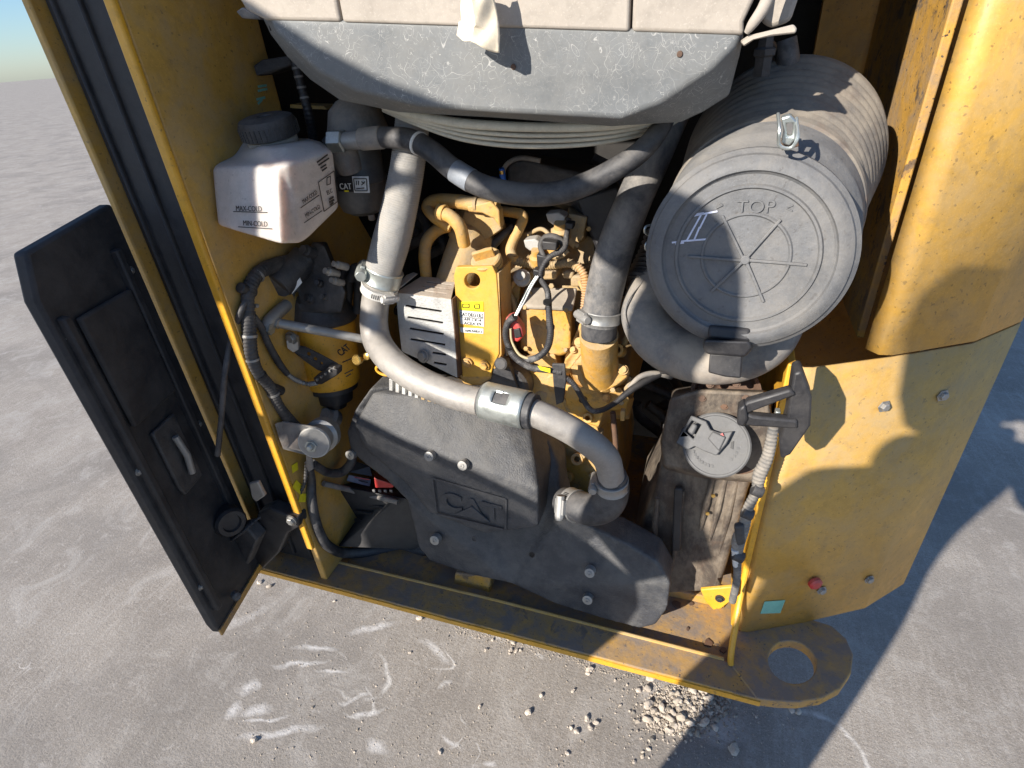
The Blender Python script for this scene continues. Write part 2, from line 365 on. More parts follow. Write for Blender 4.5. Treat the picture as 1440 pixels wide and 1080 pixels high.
def bolt(px, py, Y, r=5, m=None, parent=None, ax=(0, -1, 0), name='bolt', h=None, washer=True):
    c = W(px, py, Y); k = m_per_px(c); R_ = r*k; h = h or R_*.8; ax = Vector(ax).normalized()
    mb = MB()
    if washer: mb.lathe(c, ax, [(-.002, R_*1.35), (.0012, R_*1.35), (.0012, R_*1.3)], 20)
    mb.lathe(c, ax, [(0, R_), (h*.85, R_), (h, R_*.85)], 6)
    return mb.build(name, m or STEEL, parent, ang=30)
def clamp(a, b, r, parent, m=None, name='hose_clamp', scr=(0, 0, 0)):
    # a, b: (px,py,Y) ends of the band on the hose axis; r band radius in px; scr: direction of the screw housing in world terms
    A, B = W(*a), W(*b); ax = (B-A).normalized(); L = (B-A).length; rr = r*m_per_px(A)
    mb = MB().lathe(A, ax, [(0, rr*.96), (0, rr*1.03), (L*.08, rr*1.06), (L*.14, rr*1.03), (L*.86, rr*1.03), (L*.92, rr*1.06), (L, rr*1.03), (L, rr*.96)], 36)
    o = mb.build(name, m or STEEL, parent, ang=40)
    sd = Vector(scr)
    if sd.length:
        sd = (sd-ax*sd.dot(ax)).normalized(); tn = ax.cross(sd); c = A.lerp(B, .5)+sd*rr*1.12
        M = Matrix((ax, tn, sd)).transposed()
        MB().box(c, (L*1.0, L*1.2, rr*.22), M).lathe(c-tn*L*1.1, tn, [(0, L*.32), (L*.3, L*.4), (L*2.0, L*.36), (L*2.0, L*.2)], 10).build('clamp_screw', m or STEEL, o, ang=40, bevel=.0004)
        sl = MB()
        for i in range(6):
            a = .35+.11*i
            d = (sd*math.cos(a)+tn*math.sin(a)); sl.box(A.lerp(B, .5)+d*rr*1.035, (L*.5, rr*.045, rr*.02), Matrix((ax, ax.cross(d), d)).transposed())
        sl.build('worm_slot', LBLK, o)['kind'] = 'stuff'
    return o
FONT = None
def text(s, p0, p1, hpx, m, parent, pln=None, Y=None, n=Vector((0, -1, 0)), ext=.0006, name='lettering', lift=.0012, bold=0.0, flip=False):
    """lettering whose base line runs from pixel p0 to p1 on the plane (point, normal) or y=Y"""
    if Y is not None: pln = (Vector((0, Y, 0)), Vector((0, -1, 0)))
    p, nn = pln; nn = nn.normalized()
    A, B = PLN(*p0, p, nn), PLN(*p1, p, nn); x = (B-A).normalized(); y = nn.cross(x).normalized()
    cu = bpy.data.curves.new(name, 'FONT'); cu.body = s; cu.extrude = ext; cu.offset = bold; cu.size = 1
    tmp = bpy.data.objects.new(name, cu); COL.objects.link(tmp)
    dg = bpy.context.evaluated_depsgraph_get(); me = bpy.data.meshes.new_from_object(tmp.evaluated_get(dg)); COL.objects.unlink(tmp); bpy.data.objects.remove(tmp)
    xs = [v.co.x for v in me.vertices]; ys = [v.co.y for v in me.vertices]
    w = max(xs)-min(xs); hh = max(ys)-min(ys); sx = (B-A).length/w; C_ = PLN((p0[0]+p1[0])/2, (p0[1]+p1[1])/2, p, nn); sy = hpx*m_per_px(C_)/hh
    x0 = min(xs); y0 = min(ys)
    for v in me.vertices: v.co = A + x*(v.co.x-x0)*sx + y*(v.co.y-y0)*sy + nn*(lift+v.co.z)
    me.materials.clear(); me.materials.append(m)
    o = bpy.data.objects.new(name, me); link(o, parent); return o
def decal(name, px, m, parent, pln=None, Y=None, lift=.0006, th=.0004):
    if Y is not None: pln = (Vector((0, Y, 0)), Vector((0, -1, 0)))
    p, nn = pln; nn = nn.normalized()
    pts = [PLN(x, y, p, nn)+nn*lift for x, y in px]
    return MB().prism(pts, nn*th).build(name, m, parent)
def strokes(name, segs, wpx, m, parent, pln=None, Y=None, lift=.0015, th=.0004):
    if Y is not None: pln = (Vector((0, Y, 0)), Vector((0, -1, 0)))
    p, nn = pln; nn = nn.normalized(); mb = MB()
    for a, b in segs:
        A, B = PLN(*a, p, nn)+nn*lift, PLN(*b, p, nn)+nn*lift; d = (B-A).normalized(); q = nn.cross(d)*wpx*.5*m_per_px(A)
        mb.prism([A-q, B-q, B+q, A+q], nn*th)
    return mb.build(name, m, parent)
def plane3(a, b, c):                        # plane through three pixel+Y points, normal towards the camera
    A, B, C_ = W(*a), W(*b), W(*c); n = (B-A).cross(C_-A).normalized()
    if n.dot(CAM-A) < 0: n = -n
    return (A, n)

# ================================================================== SETTING: concrete ground
mesh('ground', [(-600, -600, 0), (600, -600, 0), (600, 600, 0), (-600, 600, 0)], [(0, 1, 2, 3)], GROUND)['kind'] = 'structure'

# ================================================================== MACHINE BODY round the engine bay
body = thing('machine_body', 'yellow sheet metal bodywork of the digger framing the open engine bay', 'excavator body', (-.3, .62, .45))
MB().prism([Vector((-.706, y, z)) for y, z in ((.622, .455), (1.12, .455), (1.10, .98), (1.0, 1.17), (.90, 1.24), (.865, 1.30), (.86, 1.67), (.622, 1.67))], (-.016, 0, 0)).build('side_wall', YEL, body, bevel=.003)
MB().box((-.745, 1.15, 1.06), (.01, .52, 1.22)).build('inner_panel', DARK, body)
MB().tube([W(372, 92, .84), W(396, 88, .845)], .004, 10).build('bracket_tube', LBLK, body)
MB().prism(poly([(408, 147), (455, 149), (460, 154), (408, 152)], .88), (0, .03, 0)).build('shelf_bracket', YEL, body)
MB().box((-.712, .6165, 1.115), (.016, .009, 1.11)).build('door_frame_edge', YELC, body, bevel=.003, seg=3)
MB().box((-.802, .685, 1.065), (.155, .05, 1.22)).build('door_seal_panel', DOOR, body, bevel=.004)
MB().box((-.888, .96, 1.065), (.014, .64, 1.22)).build('outer_panel', YEL, body, bevel=.003)
MB().box((-.80, .96, 1.68), (.19, .66, .014)).build('top_panel', YEL, body, bevel=.003)
sp = MB()
for k in range(3): sp.box((-.86+.048*k, .658, 1.06), (.006, .010, 1.18))
sp.build('seal_rib', DOOR, body, bevel=.003)
# tray floor and sill
MB().box((-.30, .99, .437), (.86, .66, .006)).build('tray_floor', YELD, body)
MB().prism([G(360, 797, .455), G(1070, 984, .455), G(1034, 930, .455), G(1022, 929, .455), G(700, 846, .455), G(414, 777, .455), G(390, 765, .455)], (0, 0, -.015)).build('sill', YELD, body, bevel=.002)
lip = [G(414, 777, .455), G(700, 846, .455), G(1018, 928.5, .455)]
MB().tube([p+Vector((0, .002, .0005)) for p in lip], .0035, 8).build('sill_inner_edge', YEL, body)
e0, e1 = G(360, 797, .455), G(1070, 984, .455)
fl = MB()
for i in range(24):                          # ragged folded lip: bright paint with chipped gaps
    a, b_ = i/24, (i+1)/24
    h0 = .015
    fl.prism([e0.lerp(e1, a)+Vector((0, -.0025, -.0165)), e0.lerp(e1, b_)+Vector((0, -.0025, -.0165)), e0.lerp(e1, b_)+Vector((0, -.0025, -.0035-random.random()*.0015)), e0.lerp(e1, a)+Vector((0, -.0025, -.0035-random.random()*.0015))], (0, .004, 0))
fl.build('sill_front_lip', YELC, body)
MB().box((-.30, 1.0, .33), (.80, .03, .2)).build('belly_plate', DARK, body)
lug = [(1064, 982), (1095, 986), (1122, 987), (1155, 982), (1182, 968), (1197, 946), (1200, 920), (1190, 898), (1170, 880), (1125, 866), (1040, 880), (1030, 905), (1026, 932)]
hole = [(1114+34*math.cos(R(a)), 931+30*math.sin(R(a))+.12*34*math.cos(R(a))) for a in range(0, 360, 15)]
MB().prism([G(x, y, .457) for x, y in lug], (0, 0, -.022), holes=[[G(x, y, .457) for x, y in hole]]).build('tie_down_eye', YELD, body, bevel=.002)
# right hand wall of the bay and the rounded corner panel beside it
MB().box((.1255, 1.0, .745), (.011, .52, .57)).build('side_wall', YELC, body, bevel=.002)
MB().box((.225, 1.05, 1.35), (.011, .40, .65)).build('side_wall', YELD, body, bevel=.002)
cp = [(.131, .7415), (.139, .735), (.15, .737), (.25, .787), (.36, .85), (.44, .93), (.47, 1.05), (.47, 1.4)]
for nme, cpp, z0, z1 in (('corner_panel', cp, .459, 1.03), ('corner_panel', [(.222, .80)]+[(.235, .785)]+cp[3:], 1.034, 1.7)):
    n_ = len(cpp); mb = MB(); v = []
    for z in (z0, z1):
        for x, y in cpp: v.append((x, y, z))
    mb.add(v, [(i, i+1, n_+i+1, n_+i) for i in range(n_-1)]); mb.build(nme, YEL, body, ang=50, solid=.004)
MB().tube(spline([Vector((.121, .662, .457)), Vector((.119, .668, .475)), Vector((.120, .69, .51)), Vector((.125, .74, .60)), Vector((.129, .745, .8)), Vector((.129, .745, 1.03))], 6), .0055, 10).build('folded_flange', YELC, body)
# inner ledge rails in the tray, low ridge along the back of the sill
MB().box((-.30, .80, .452), (.82, .02, .024)).build('tray_ridge', YELD, body, bevel=.003)
# bulkhead, roof and far walls that keep the bay dark
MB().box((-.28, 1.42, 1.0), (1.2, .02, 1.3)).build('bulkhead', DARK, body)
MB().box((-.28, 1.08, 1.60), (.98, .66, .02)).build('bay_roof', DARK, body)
MB().box((.30, 1.3, .95), (.32, .02, 1.3)).build('outer_panel', YEL, body)
# block on the tray, seen below the cover
MB().prism(poly([(640, 806), (690, 812), (688, 838), (636, 832)], .70), (0, .05, 0)).build('tray_block', YELD, body, bevel=.003)
bb = MB().prism(poly([(985, 830), (1030, 826), (1032, 842), (1014, 856), (1003, 858), (992, 846)], .70), (0, .006, .002), ).build('catch_plate', YELC, body, bevel=.0015)
bolt(1012, 842, .698, 4.5, BLK, bb)
decal('service_sticker', [(1074, 844), (1103, 842), (1096, 860), (1068, 861)], TEAL, body, pln=(Vector((.15, .737, .6)), Vector((.447, -.894, 0))), lift=.0028)
MB().lathe(Vector((.243, .777, .58)), (.45, -.9, 0), [(0, .012), (.006, .012), (.009, .008)], 16).build('reflector', RED, body)
# holes, scabs and clods on the tray floor
for (px, py, s) in ((995, 905, 7), (1017, 915, 5), (967, 885, 3), (951, 850, 8), (972, 850, 4), (968, 840, 4)):
    P = G(px, py, .4402); mb = MB(); pts = [P+Vector((math.cos(a)*s*.0012*random.uniform(.6, 1.3), math.sin(a)*s*.0012*random.uniform(.6, 1.3), 0)) for a in [i*math.pi/4 for i in range(8)]]
    mb.prism(pts, (0, 0, .0025)); mb.build('dried_mud', RUST, body)
# bracket arm on the upper left wall and marks on it
MB().prism(poly([(356, 92), (368, 84), (412, 77), (416, 92), (380, 104), (360, 109)], .84), (0, .035, 0)).build('wall_bracket', BLKD, body, bevel=.003)
strokes('paint_mark', [((362, 122), (374, 120)), ((362, 128), (375, 125)), ((360, 140), (372, 137)), ((362, 146), (368, 140))], 3, TEAL, body, pln=(Vector((-.7058, .7, 1.2)), Vector((1, 0, 0))), lift=.001)
strokes('safety_label', [((410, 660), (418, 655)), ((413, 680), (424, 690)), ((420, 700), (430, 700))], 12, LYEL, body, pln=(Vector((-.7058, .7, .7)), Vector((1, 0, 0))), lift=.001)
for (px, py) in ((357, 345), (362, 430), (372, 492), (341, 510), (385, 560)): pass

# ================================================================== open door at the left
dr = thing('side_door', 'dirty black inner face of the engine door swung open at the lower left', 'door', (-.84, .62, .47))
h0, h1 = Vector((-.868, .625, 0)), Vector((-.828, .455, 0))
dv = (h1-h0).normalized(); dn = Vector((dv.y, -dv.x, 0)); dn = dn if dn.x > 0 else -dn
def DP(u, z, o=0): return h0 + dv*u + dn*o + Vector((0, 0, z))
MB().prism([DP(0, .47), DP(.185, .47), DP(.19, .50), DP(.19, 1.18), DP(.17, 1.24), DP(0, 1.26)], dn*-.022).build('inner_panel', DOOR, dr, bevel=.005)
for u, z0, z1 in ((.03, .53, 1.2), (.165, .53, 1.15)):
    MB().prism([DP(u, z0, .012), DP(u+.014, z0, .012), DP(u+.014, z1, .012), DP(u, z1, .012)], dn*-.014).build('stiffening_rib', DOOR, dr, bevel=.003)
MB().prism([DP(.0, .47, .004), DP(.19, .47, .004), DP(.19, .485, .004), DP(.0, .485, .004)], dn*-.004).build('door_edge', YELD, dr)
MB().lathe(W(325, 735, .56), (.9, -.4, .1), [(-.05, .028), (0, .03), (.006, .026), (.006, .018), (0, .016)], 28).build('speaker_ring', BLK, dr)
lt = MB().prism(poly([(362, 722), (378, 715), (400, 724), (418, 730), (420, 742), (405, 750), (392, 778), (370, 800), (345, 775)], .60), (0, .03, 0)).build('latch_bracket', BLK, dr, bevel=.004)
bolt(410, 732, .598, 6, STEEL, dr)
MB().prism(poly([(350, 680), (362, 678), (368, 690), (372, 698), (360, 706), (354, 700)], .58), (0, .008, 0)).build('striker', STEEL, dr, bevel=.002)
MB().prism(poly([(332, 745), (345, 742), (362, 760), (345, 800), (325, 845), (318, 850)], .57), (0, .03, 0)).build('hinge_arm', BLKD, dr, bevel=.004)
MB().prism(poly([(384, 758), (395, 763), (370, 796), (360, 796)], .64), (0, .02, 0)).build('hinge_bracket', mat('orange_rusty_paint', (.55, .25, .07), .6, wear=.3), dr, bevel=.002)
MB().lathe(W(332, 838, .50), (.9, -.4, .1), [(-.01, .008), (.004, .009), (.008, .006)], 16).build('rubber_stop', RUBD, dr)

for u, z in ((.02, .56), (.02, .86), (.02, 1.16), (.178, .60), (.178, .88), (.172, 1.12)):
    MB().lathe(DP(u, z), dn, [(0, .007), (.001, .007), (.0012, .0045), (.004, .0045), (.005, .003)], 12).build('bolt', STEEL, dr, ang=30)
MB().prism([DP(.07, .78, .001), DP(.125, .78, .001), DP(.13, .80, .001), DP(.13, .92, .001), DP(.07, .92, .001)], dn*.008).build('handle_plate', BLKD, dr, bevel=.003)
MB().tube([DP(.098, .81, .016), DP(.098, .85, .022), DP(.098, .89, .016)], .006, 10).build('handle', STEEL, dr)
MB().prism([DP(.045, .95, .001), DP(.155, .95, .001), DP(.155, 1.14, .001), DP(.045, 1.14, .001)], dn*.010).build('insulation_pad', DOOR, dr, bevel=.006, seg=3)
for x, y, z in ((.262, .793, .55), (.262, .793, .95), (.345, .841, .55), (.345, .841, .95)):
    MB().lathe(Vector((x, y-.004, z)), (.5, -.87, 0), [(0, .010), (.001, .010), (.001, .0065), (.005, .0065), (.006, .005)], 6).build('bolt', STEEL, body, ang=30)

# ================================================================== beige cover across the top with its grey pan
tp = thing('upper_cover', 'dusty beige moulded cover with two vertical seams along the top edge', 'cover', (-.25, .64, 1.45))
def upto(pts, Y, z=1.66): # outline closed by its own top, above the picture
    P = poly(pts, Y); P.append(Vector((P[-1].x, Y, z))); P.append(Vector((P[0].x, Y, z))); return P
MB().prism(upto([(337, 0), (345, 14), (372, 28.5), (479, 31)], .640), (0, .05, 0)).build('cover_panel', BEIGE, tp, bevel=.004, seg=3)
MB().prism(upto([(482, 31.2), (884.5, 44.5)], .640), (0, .05, 0)).build('cover_panel', BEIGE, tp, bevel=.003, seg=3)
MB().prism(upto([(888, 44.6), (1046, 50), (1046, 30), (1060, 0)], .640), (0, .05, 0)).build('cover_panel', BEIGE, tp, bevel=.004, seg=3)
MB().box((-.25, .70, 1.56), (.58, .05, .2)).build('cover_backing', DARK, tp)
tube('rolled_corner', [(1105, -40, .655, 9), (1085, -12, .645, 9), (1072, 14, .64, 8.5), (1058, 34, .638, 7), (1050, 46, .64, 4)], BEIGE, tp)
MB().prism(upto([(1070, 30), (1085, 40), (1112, 30), (1122, 0)], .68), (0, .03, 0)).build('cover_side', BEIGE, tp, bevel=.004)
MB().loft([W(*p) for p in ((1040, 58, .65), (1052, 50, .64), (1085, 42, .64), (1116, 34, .64), (1121, 40, .64), (1119, 47, .64), (1085, 51, .64), (1060, 56, .64), (1046, 66, .65))],
          [W(*p) for p in ((1044, 56, .67), (1055, 49, .68), (1087, 42, .68), (1114, 36, .68), (1117, 40, .68), (1115, 45, .68), (1086, 49, .68), (1062, 54, .68), (1050, 62, .67))]).build('corner_lip', BEIGE, tp, bevel=.0015)
MB().prism(poly([(331, 16), (340, 10), (362, 22), (366, 28), (340, 26)], .70), (0, .02, 0)).build('corner_tab', RUBD, tp, bevel=.002)
pan = thing('duct_pan', 'grey plastic pan covered in curly scratches below the beige cover', 'panel', (-.25, .66, 1.40))
outer = [(368, 23), (1047, 44), (1040, 80), (1026, 134), (990, 157), (958, 172), (860, 178), (700, 166), (560, 158), (478, 141), (436, 112), (404, 80), (380, 48)]
front = [(378, 24), (1044, 44), (1034, 66), (1002, 96), (968, 118), (928, 145), (874, 167), (700, 158), (590, 150), (500, 128), (450, 102), (418, 72), (390, 46)]
MB().loft([W(x, y, .6425) for x, y in front], [W(x, y, .700) for x, y in outer]).build('pan_shell', GREY, pan, bevel=.005, seg=4, ang=60)
MB().loft([W(x, y, .702) for x, y in outer], [W(700+(x-700)*.9, 60+(y-60)*.8, .85) for x, y in outer]).build('pan_back', GREY, pan, bevel=.003)
for px, py in ((722, 94), (956, 76)):
    MB().lathe(W(px, py, .642), (0, -1, 0), [(0, .003), (.0012, .0024)], 12).build('plug', RUST, pan)
tg = MB(); nx, ny = 22, 30; v = []; f = []
for j in range(ny+1):
    t = j/ny
    for i in range(nx+1):
        s = i/nx; xl = 637+(-4 if t > .75 else 3)*min(1, t)+(-3*max(0, t-.8)*5); xr = 680+15*min(1, t*1.3)
        y = -30+t*(80+24*s+3*math.sin(s*9))
        P = W(xl+(xr-xl)*s, y, .590); P.y += .030*abs(s-.42-.10*t)+.012*abs(t-.72)*(1 if s < .5 else .4)+.006*abs((s*2.6+t*1.7) % 1-.5)+.003*math.sin(t*9+s*3); v.append(P)
for j in range(ny):
    for i in range(nx): k = j*(nx+1)+i; f.append((k, k+1, k+nx+2, k+nx+1))
tag(mesh('paper_tag', v, f, TAG, solid=.0006, ang=20), 'crumpled cream paper tag hanging in front of the beige cover', 'tag')
MB().tube(spline([W(690, -25, .60), W(705, 0, .62), W(722, 6, .64)], 6), .009, 12).build('tag_strap', BEIGE, bpy.data.objects['paper_tag']) if 0 else None

# ================================================================== coolant bottle
bt = thing('coolant_bottle', 'translucent white coolant bottle with MAX-COLD and MIN-COLD marks and a black cap', 'coolant bottle', tuple(W(400, 340, .72)))
r1 = [W(*p) for p in ((298, 236, .70), (392, 232, .655), (404, 232, .658), (468, 212, .735), (455, 200, .82), (330, 195, .84))]
r0 = [W(*p) for p in ((330, 222, .73), (372, 208, .69), (402, 207, .69), (440, 200, .74), (432, 194, .80), (345, 198, .82))]
r2 = [W(*p) for p in ((306, 318, .70), (396, 344, .668), (424, 343, .672), (476, 292, .742), (474, 290, .82), (345, 300, .84))]
r2b = [W(*p) for p in ((318, 300, .70), (405, 300, .664), (420, 300, .666), (478, 270, .740), (470, 250, .82), (330, 250, .84))]
nl = (r1[1]-r1[0]).cross(r2[0]-r1[0]).normalized(); nr = (r1[3]-r1[2]).cross(r2[2]-r1[2]).normalized()
r2[1] = PLN(396, 344, r1[0], nl); r2[3] = PLN(476, 292, r1[2], nr)
mb = MB(); n6 = 6; V = r0+r1+r2; Fs = [tuple(range(6))]
for j in range(2):
    for i in range(6): Fs.append((j*6+i, j*6+(i+1) % 6, (j+1)*6+(i+1) % 6, (j+1)*6+i))
Fs.append(tuple(range(17, 11, -1)))
mesh('bottle', V, Fs, WHITEP, bt, remesh=.0022, relax=44)
nl = (r1[1]-r1[0]).cross(r2[0]-r1[0]).normalized(); nl = nl if nl.dot(CAM-r1[0]) > 0 else -nl
nr = (r1[3]-r1[2]).cross(r2[2]-r1[2]).normalized(); nr = nr if nr.dot(CAM-r1[2]) > 0 else -nr
PL_, PR_ = (r1[0], nl), (r1[2], nr)
text('MAX-COLD', (333, 296.5), (369, 297.5), 7, LBLK, bt, PL_, ext=.0002, lift=.0010); strokes('level_line', [((329, 297.5), (377, 299))], 1.2, LBLK, bt, PL_, lift=.0010)
text('MIN-COLD', (343, 317), (377, 319), 7, LBLK, bt, PL_, ext=.0002, lift=.0010); strokes('level_line', [((336, 319), (384, 322))], 1.2, LBLK, bt, PL_, lift=.0010)
text('MAX-COLD', (426, 286), (446, 272), 6, LBLK, bt, PR_, ext=.0002, lift=.0010); strokes('level_line', [((422, 292), (448, 274))], 1.1, LBLK, bt, PR_, lift=.0010)
text('MIN-COLD', (430, 306), (450, 292), 6, LBLK, bt, PR_, ext=.0002, lift=.0010); strokes('level_line', [((427, 313), (452, 296))], 1.1, LBLK, bt, PR_, lift=.0010)
strokes('symbol_frame', [((447, 256), (469, 240)), ((469, 240), (474, 283)), ((474, 283), (455, 297)), ((455, 297), (447, 256)), ((459, 250), (464, 247)), ((464, 247), (464, 258)), ((464, 258), (459, 260)), ((459, 250), (459, 260))], 1.1, LBLK, bt, PR_, lift=.0010)
text('ELC', (460, 274), (467, 270), 6, LBLK, bt, PR_, ext=.0002, lift=.0010)
strokes('symbol_fill', [((462, 280), (468, 276)), ((462, 284), (469, 280)), ((463, 288), (468, 284))], 3, LBLK, bt, PR_, lift=.0016)
strokes('fine_print', [((445, 228), (460, 217)), ((447, 232), (462, 222)), ((450, 236), (458, 231)), ((452, 240), (459, 235))], 2.2, LBLK, bt, PR_, lift=.0010)
cc = W(384, 198, .745); k = m_per_px(cc)
axc = Vector((.0, -.12, 1))
MB().lathe(cc, axc, [(-.010, 34*k), (.004, 34*k), (.005, 30*k)], 32).build('neck', WHITEP, bt)
cpo = MB().lathe(cc+axc*.006, axc, [(0, 36*k), (.001, 39*k), (.020, 39*k), (.026, 36*k), (.029, 28*k), (.029, 10*k), (.027, 8*k)], 48).build('cap', BLKD, bt, ang=30)
rb = MB()
for i in range(36):
    a = 2*math.pi*i/36; u_, w_ = frame(axc.normalized()); d_ = u_*math.cos(a)+w_*math.sin(a); rb.box(cc+axc.normalized()*.016+d_*39*k, (.0022, .0022, .016), Matrix((d_, axc.normalized().cross(d_), axc.normalized())).transposed())
rb.build('cap_grip', BLKD, cpo)['kind'] = 'stuff'

vh = tube('wall_loom', [(408, 70, .83, 5), (418, 100, .83, 6), (426, 130, .83, 6), (434, 160, .83, 6.5), (440, 195, .84, 6.5)], BLK, n=12, corr=.06, period=.006)
tag(vh, 'black taped cable running down behind the coolant bottle cap', 'wiring')
P_, r_ = pth([(408, 70, .83, 5), (418, 100, .83, 6), (426, 130, .83, 6), (434, 160, .83, 6.5), (440, 195, .84, 6.5)], 10)
for i in (8, 12, 17, 22): MB().tube(P_[i:i+2], [r_[i]*1.12]*2, 10).build('cable_tie', ELBW, vh)

# ================================================================== fuel water separator behind the bottle
fs = thing('fuel_separator', 'dark smoky fuel separator bowl with a small logo label behind the coolant bottle', 'fuel filter', tuple(W(512, 300, .86)))
c = W(510, 235, .86); k = m_per_px(c); axf = Vector((.02, -.03, 1))
MB().lathe(W(514, 300, .86), axf, [(0, 10*k), (.002, 20*k), (.010, 31*k), (.03, 37*k), (.055, 38*k), (.058, 40*k), (.062, 40*k), (.066, 38*k), (.125, 38*k), (.13, 33*k)], 48).build('bowl', FILT, fs)
MB().lathe(W(506, 196, .86), axf, [(0, 40*k), (.012, 42*k), (.02, 40*k), (.045, 34*k), (.058, 22*k), (.065, 8*k)], 40).build('filter_head', ELBW, fs)
MB().lathe(W(522, 302, .845), (0.05, -.05, -1), [(0, 5*k), (.008, 5*k), (.01, 3*k)], 14).build('drain', ELBW, fs)
FSP = (W(510, 255, .86-.0445), Vector((.05, -1, .05)))
decal('logo_label', [(476, 248), (500, 245), (502, 269), (479, 268)], LBLK, fs, FSP, lift=.006)
text('CAT', (482, 265), (498, 265), 8, WHITE, fs, FSP, lift=.0075)
strokes('logo_mark', [((488, 267.5), (494, 267.5))], 2, LYEL, fs, FSP, lift=.008)
decal('white_label', [(498, 247), (521, 247), (523, 270), (501, 270)], WHITE, fs, FSP, lift=.0065)
strokes('label_frame', [((501, 250), (519, 250)), ((519, 250), (520, 267)), ((520, 267), (503, 267)), ((503, 267), (501, 250)), ((505, 253), (505, 259)), ((508, 253), (508, 259)), ((512, 254), (516, 257)), ((512, 259), (517, 254)), ((505, 264), (516, 263))], 1.2, LBLK, fs, FSP, lift=.0085)
# fitting and pressure hose
ft = thing('hose_fitting', 'grey steel elbow fitting crimped to the black hose above the separator', 'hose fitting', tuple(W(490, 200, .80)))
MB().lathe(W(466, 199, .79), (1, .05, .0), [(0, .017), (.022, .017), (.024, .014)], 6).build('hex_nut', ZINC, ft, ang=25)
seg((486, 199, .79), (540, 193, .79), 12, 13).build('crimp_sleeve', STEEL, ft, bevel=.001)
seg((508, 196, .79), (538, 193, .79), 15, 15.5).build('crimp_collar', ELBW, ft, bevel=.0015)
MB().lathe(W(480, 205, .81), (0, .3, -1), [(0, .02), (.02, .022), (.04, .02)], 24).build('elbow', ELBW, ft)
HP = [(538, 193, .79, 14), (575, 196, .78, 14.5), (606, 212, .765, 15), (640, 240, .75, 15.5), (680, 262, .74, 16), (730, 273, .735, 16), (780, 272, .735, 16), (826, 258, .74, 16), (868, 236, .735, 15.5), (900, 214, .742, 15), (925, 186, .76, 14), (945, 150, .84, 12)]
hs = tube('cooling_hose', HP, RUB, n=24, sub=10); tag(hs, 'long black hose sagging across the bay below the grey pan', 'hose')
P_, r_ = pth(HP, 10)
MB().tube(P_[30:37], [x+.0006 for x in r_[30:37]], 24).build('part_label', mat('grey_label', (.22, .24, .27), .5), hs)
MB().tube(P_[14:16], [x+.0015 for x in r_[14:16]], 24).build('white_band', WHITE, hs)

# ================================================================== white lines looped below the pan
for i, (dy, Y, rr) in enumerate(((0, .715, 6.5), (11, .728, 3.4), (18.5, .738, 3.2), (26, .748, 3.6))):
    o = tube('coiled_line', [(540, 148+dy*.25, Y+.06, rr), (580, 160+dy*.45, Y+.03, rr), (640, 172+dy*.8, Y, rr), (700, 177+dy, Y, rr), (760, 179+dy*1.02, Y, rr), (830, 178+dy*.92, Y, rr), (890, 172+dy*.75, Y+.02, rr), (945, 160+dy*.5, Y+.05, rr), (985, 140, Y+.09, rr)], CREAM, n=14)
    tag(o, ('thickest cream line, highest of the four looped below the grey pan', 'thin cream line, second from the top of the four below the grey pan', 'thin cream line, third from the top of the four below the grey pan', 'thin cream line sagging lowest of the four below the grey pan')[i], 'hose', 'cream lines looped below the grey pan')

# ================================================================== left coolant hose and the bright metal pipe
h1_ = tube('fabric_hose', [(582, 150, .84, 24), (578, 190, .83, 24), (572, 240, .815, 24), (560, 300, .80, 25), (550, 340, .79, 26), (541, 372, .78, 25), (535, 396, .775, 24)], RIBH, n=32, sub=14, corr=.012, period=.0035)
tag(h1_, 'pale ribbed fabric hose running down from the pan to the clamp', 'hose')
clamp((541, 378, .779), (536, 398, .775), 26, h1_, ZINC, scr=(-1, -.5, .1)); clamp((535, 400, .775), (533, 411, .775), 25, h1_, SHLD, scr=(1, -.6, 0))
PP = [(534, 395, .775, 20), (528, 425, .772, 19.5), (526, 455, .76, 19.5), (532, 483, .74, 20), (554, 511, .70, 20), (592, 536, .685, 20), (640, 556, .672, 20), (690, 568, .662, 20), (740, 577, .655, 20), (786, 596, .655, 20), (826, 620, .66, 20), (852, 644, .67, 19.5), (860, 672, .68, 18.5)]
mp = tube('coolant_pipe', PP, PIPE, n=32, sub=12); tag(mp, 'bright bent metal coolant pipe crossing in front of the engine', 'pipe')
bolt(566, 497, .70, 5, STEEL, mp, ax=(0, -.8, .6)) if 0 else None
cl = thing('pipe_bracket', 'shiny zinc strap bracket with square hole holding the coolant pipe', 'pipe clamp', tuple(W(711, 566, .66)))
A, B = W(682, 563, .664), W(742, 577, .655); ax = (B-A).normalized(); rr = 26*m_per_px(A)
u0, w0 = frame(ax)
def ringpt(t, a, r): return A.lerp(B, t) + (u0*math.cos(a)+w0*math.sin(a))*r
toward = (CAM-A); toward = (toward-ax*toward.dot(ax)).normalized(); ac = math.atan2(toward.dot(w0), toward.dot(u0))
v = []; f = []; na, ntt = 40, 12; skip = set()
for j in range(ntt+1):
    for i in range(na+1): v.append(ringpt(j/ntt, ac-2.1+4.2*i/na, rr))
up_sign = 1 if (u0*math.cos(ac+.3)+w0*math.sin(ac+.3)).z > toward.z else -1
for j in range(ntt):
    for i in range(na):
        aa = (-2.1+4.2*(i+.5)/na)*up_sign
        if 4 <= j <= 7 and .0 < aa < .62: continue
        k_ = j*(na+1)+i; f.append((k_, k_+1, k_+na+2, k_+na+1))
mesh('strap', v, f, ZINC, cl, solid=.0018, ang=60)
MB().tube([ringpt(-.06, 0, 0), ringpt(1.16, 0, 0)], rr*.955, 36).build('rubber_sleeve', RUB, cl, bevel=.0015)
MB().box(ringpt(.44, ac+.62*up_sign, rr*1.03), (.010, .003, .003), Matrix((ax, ax.cross(toward), toward)).transposed()).build('strap_tab', ZINC, cl)
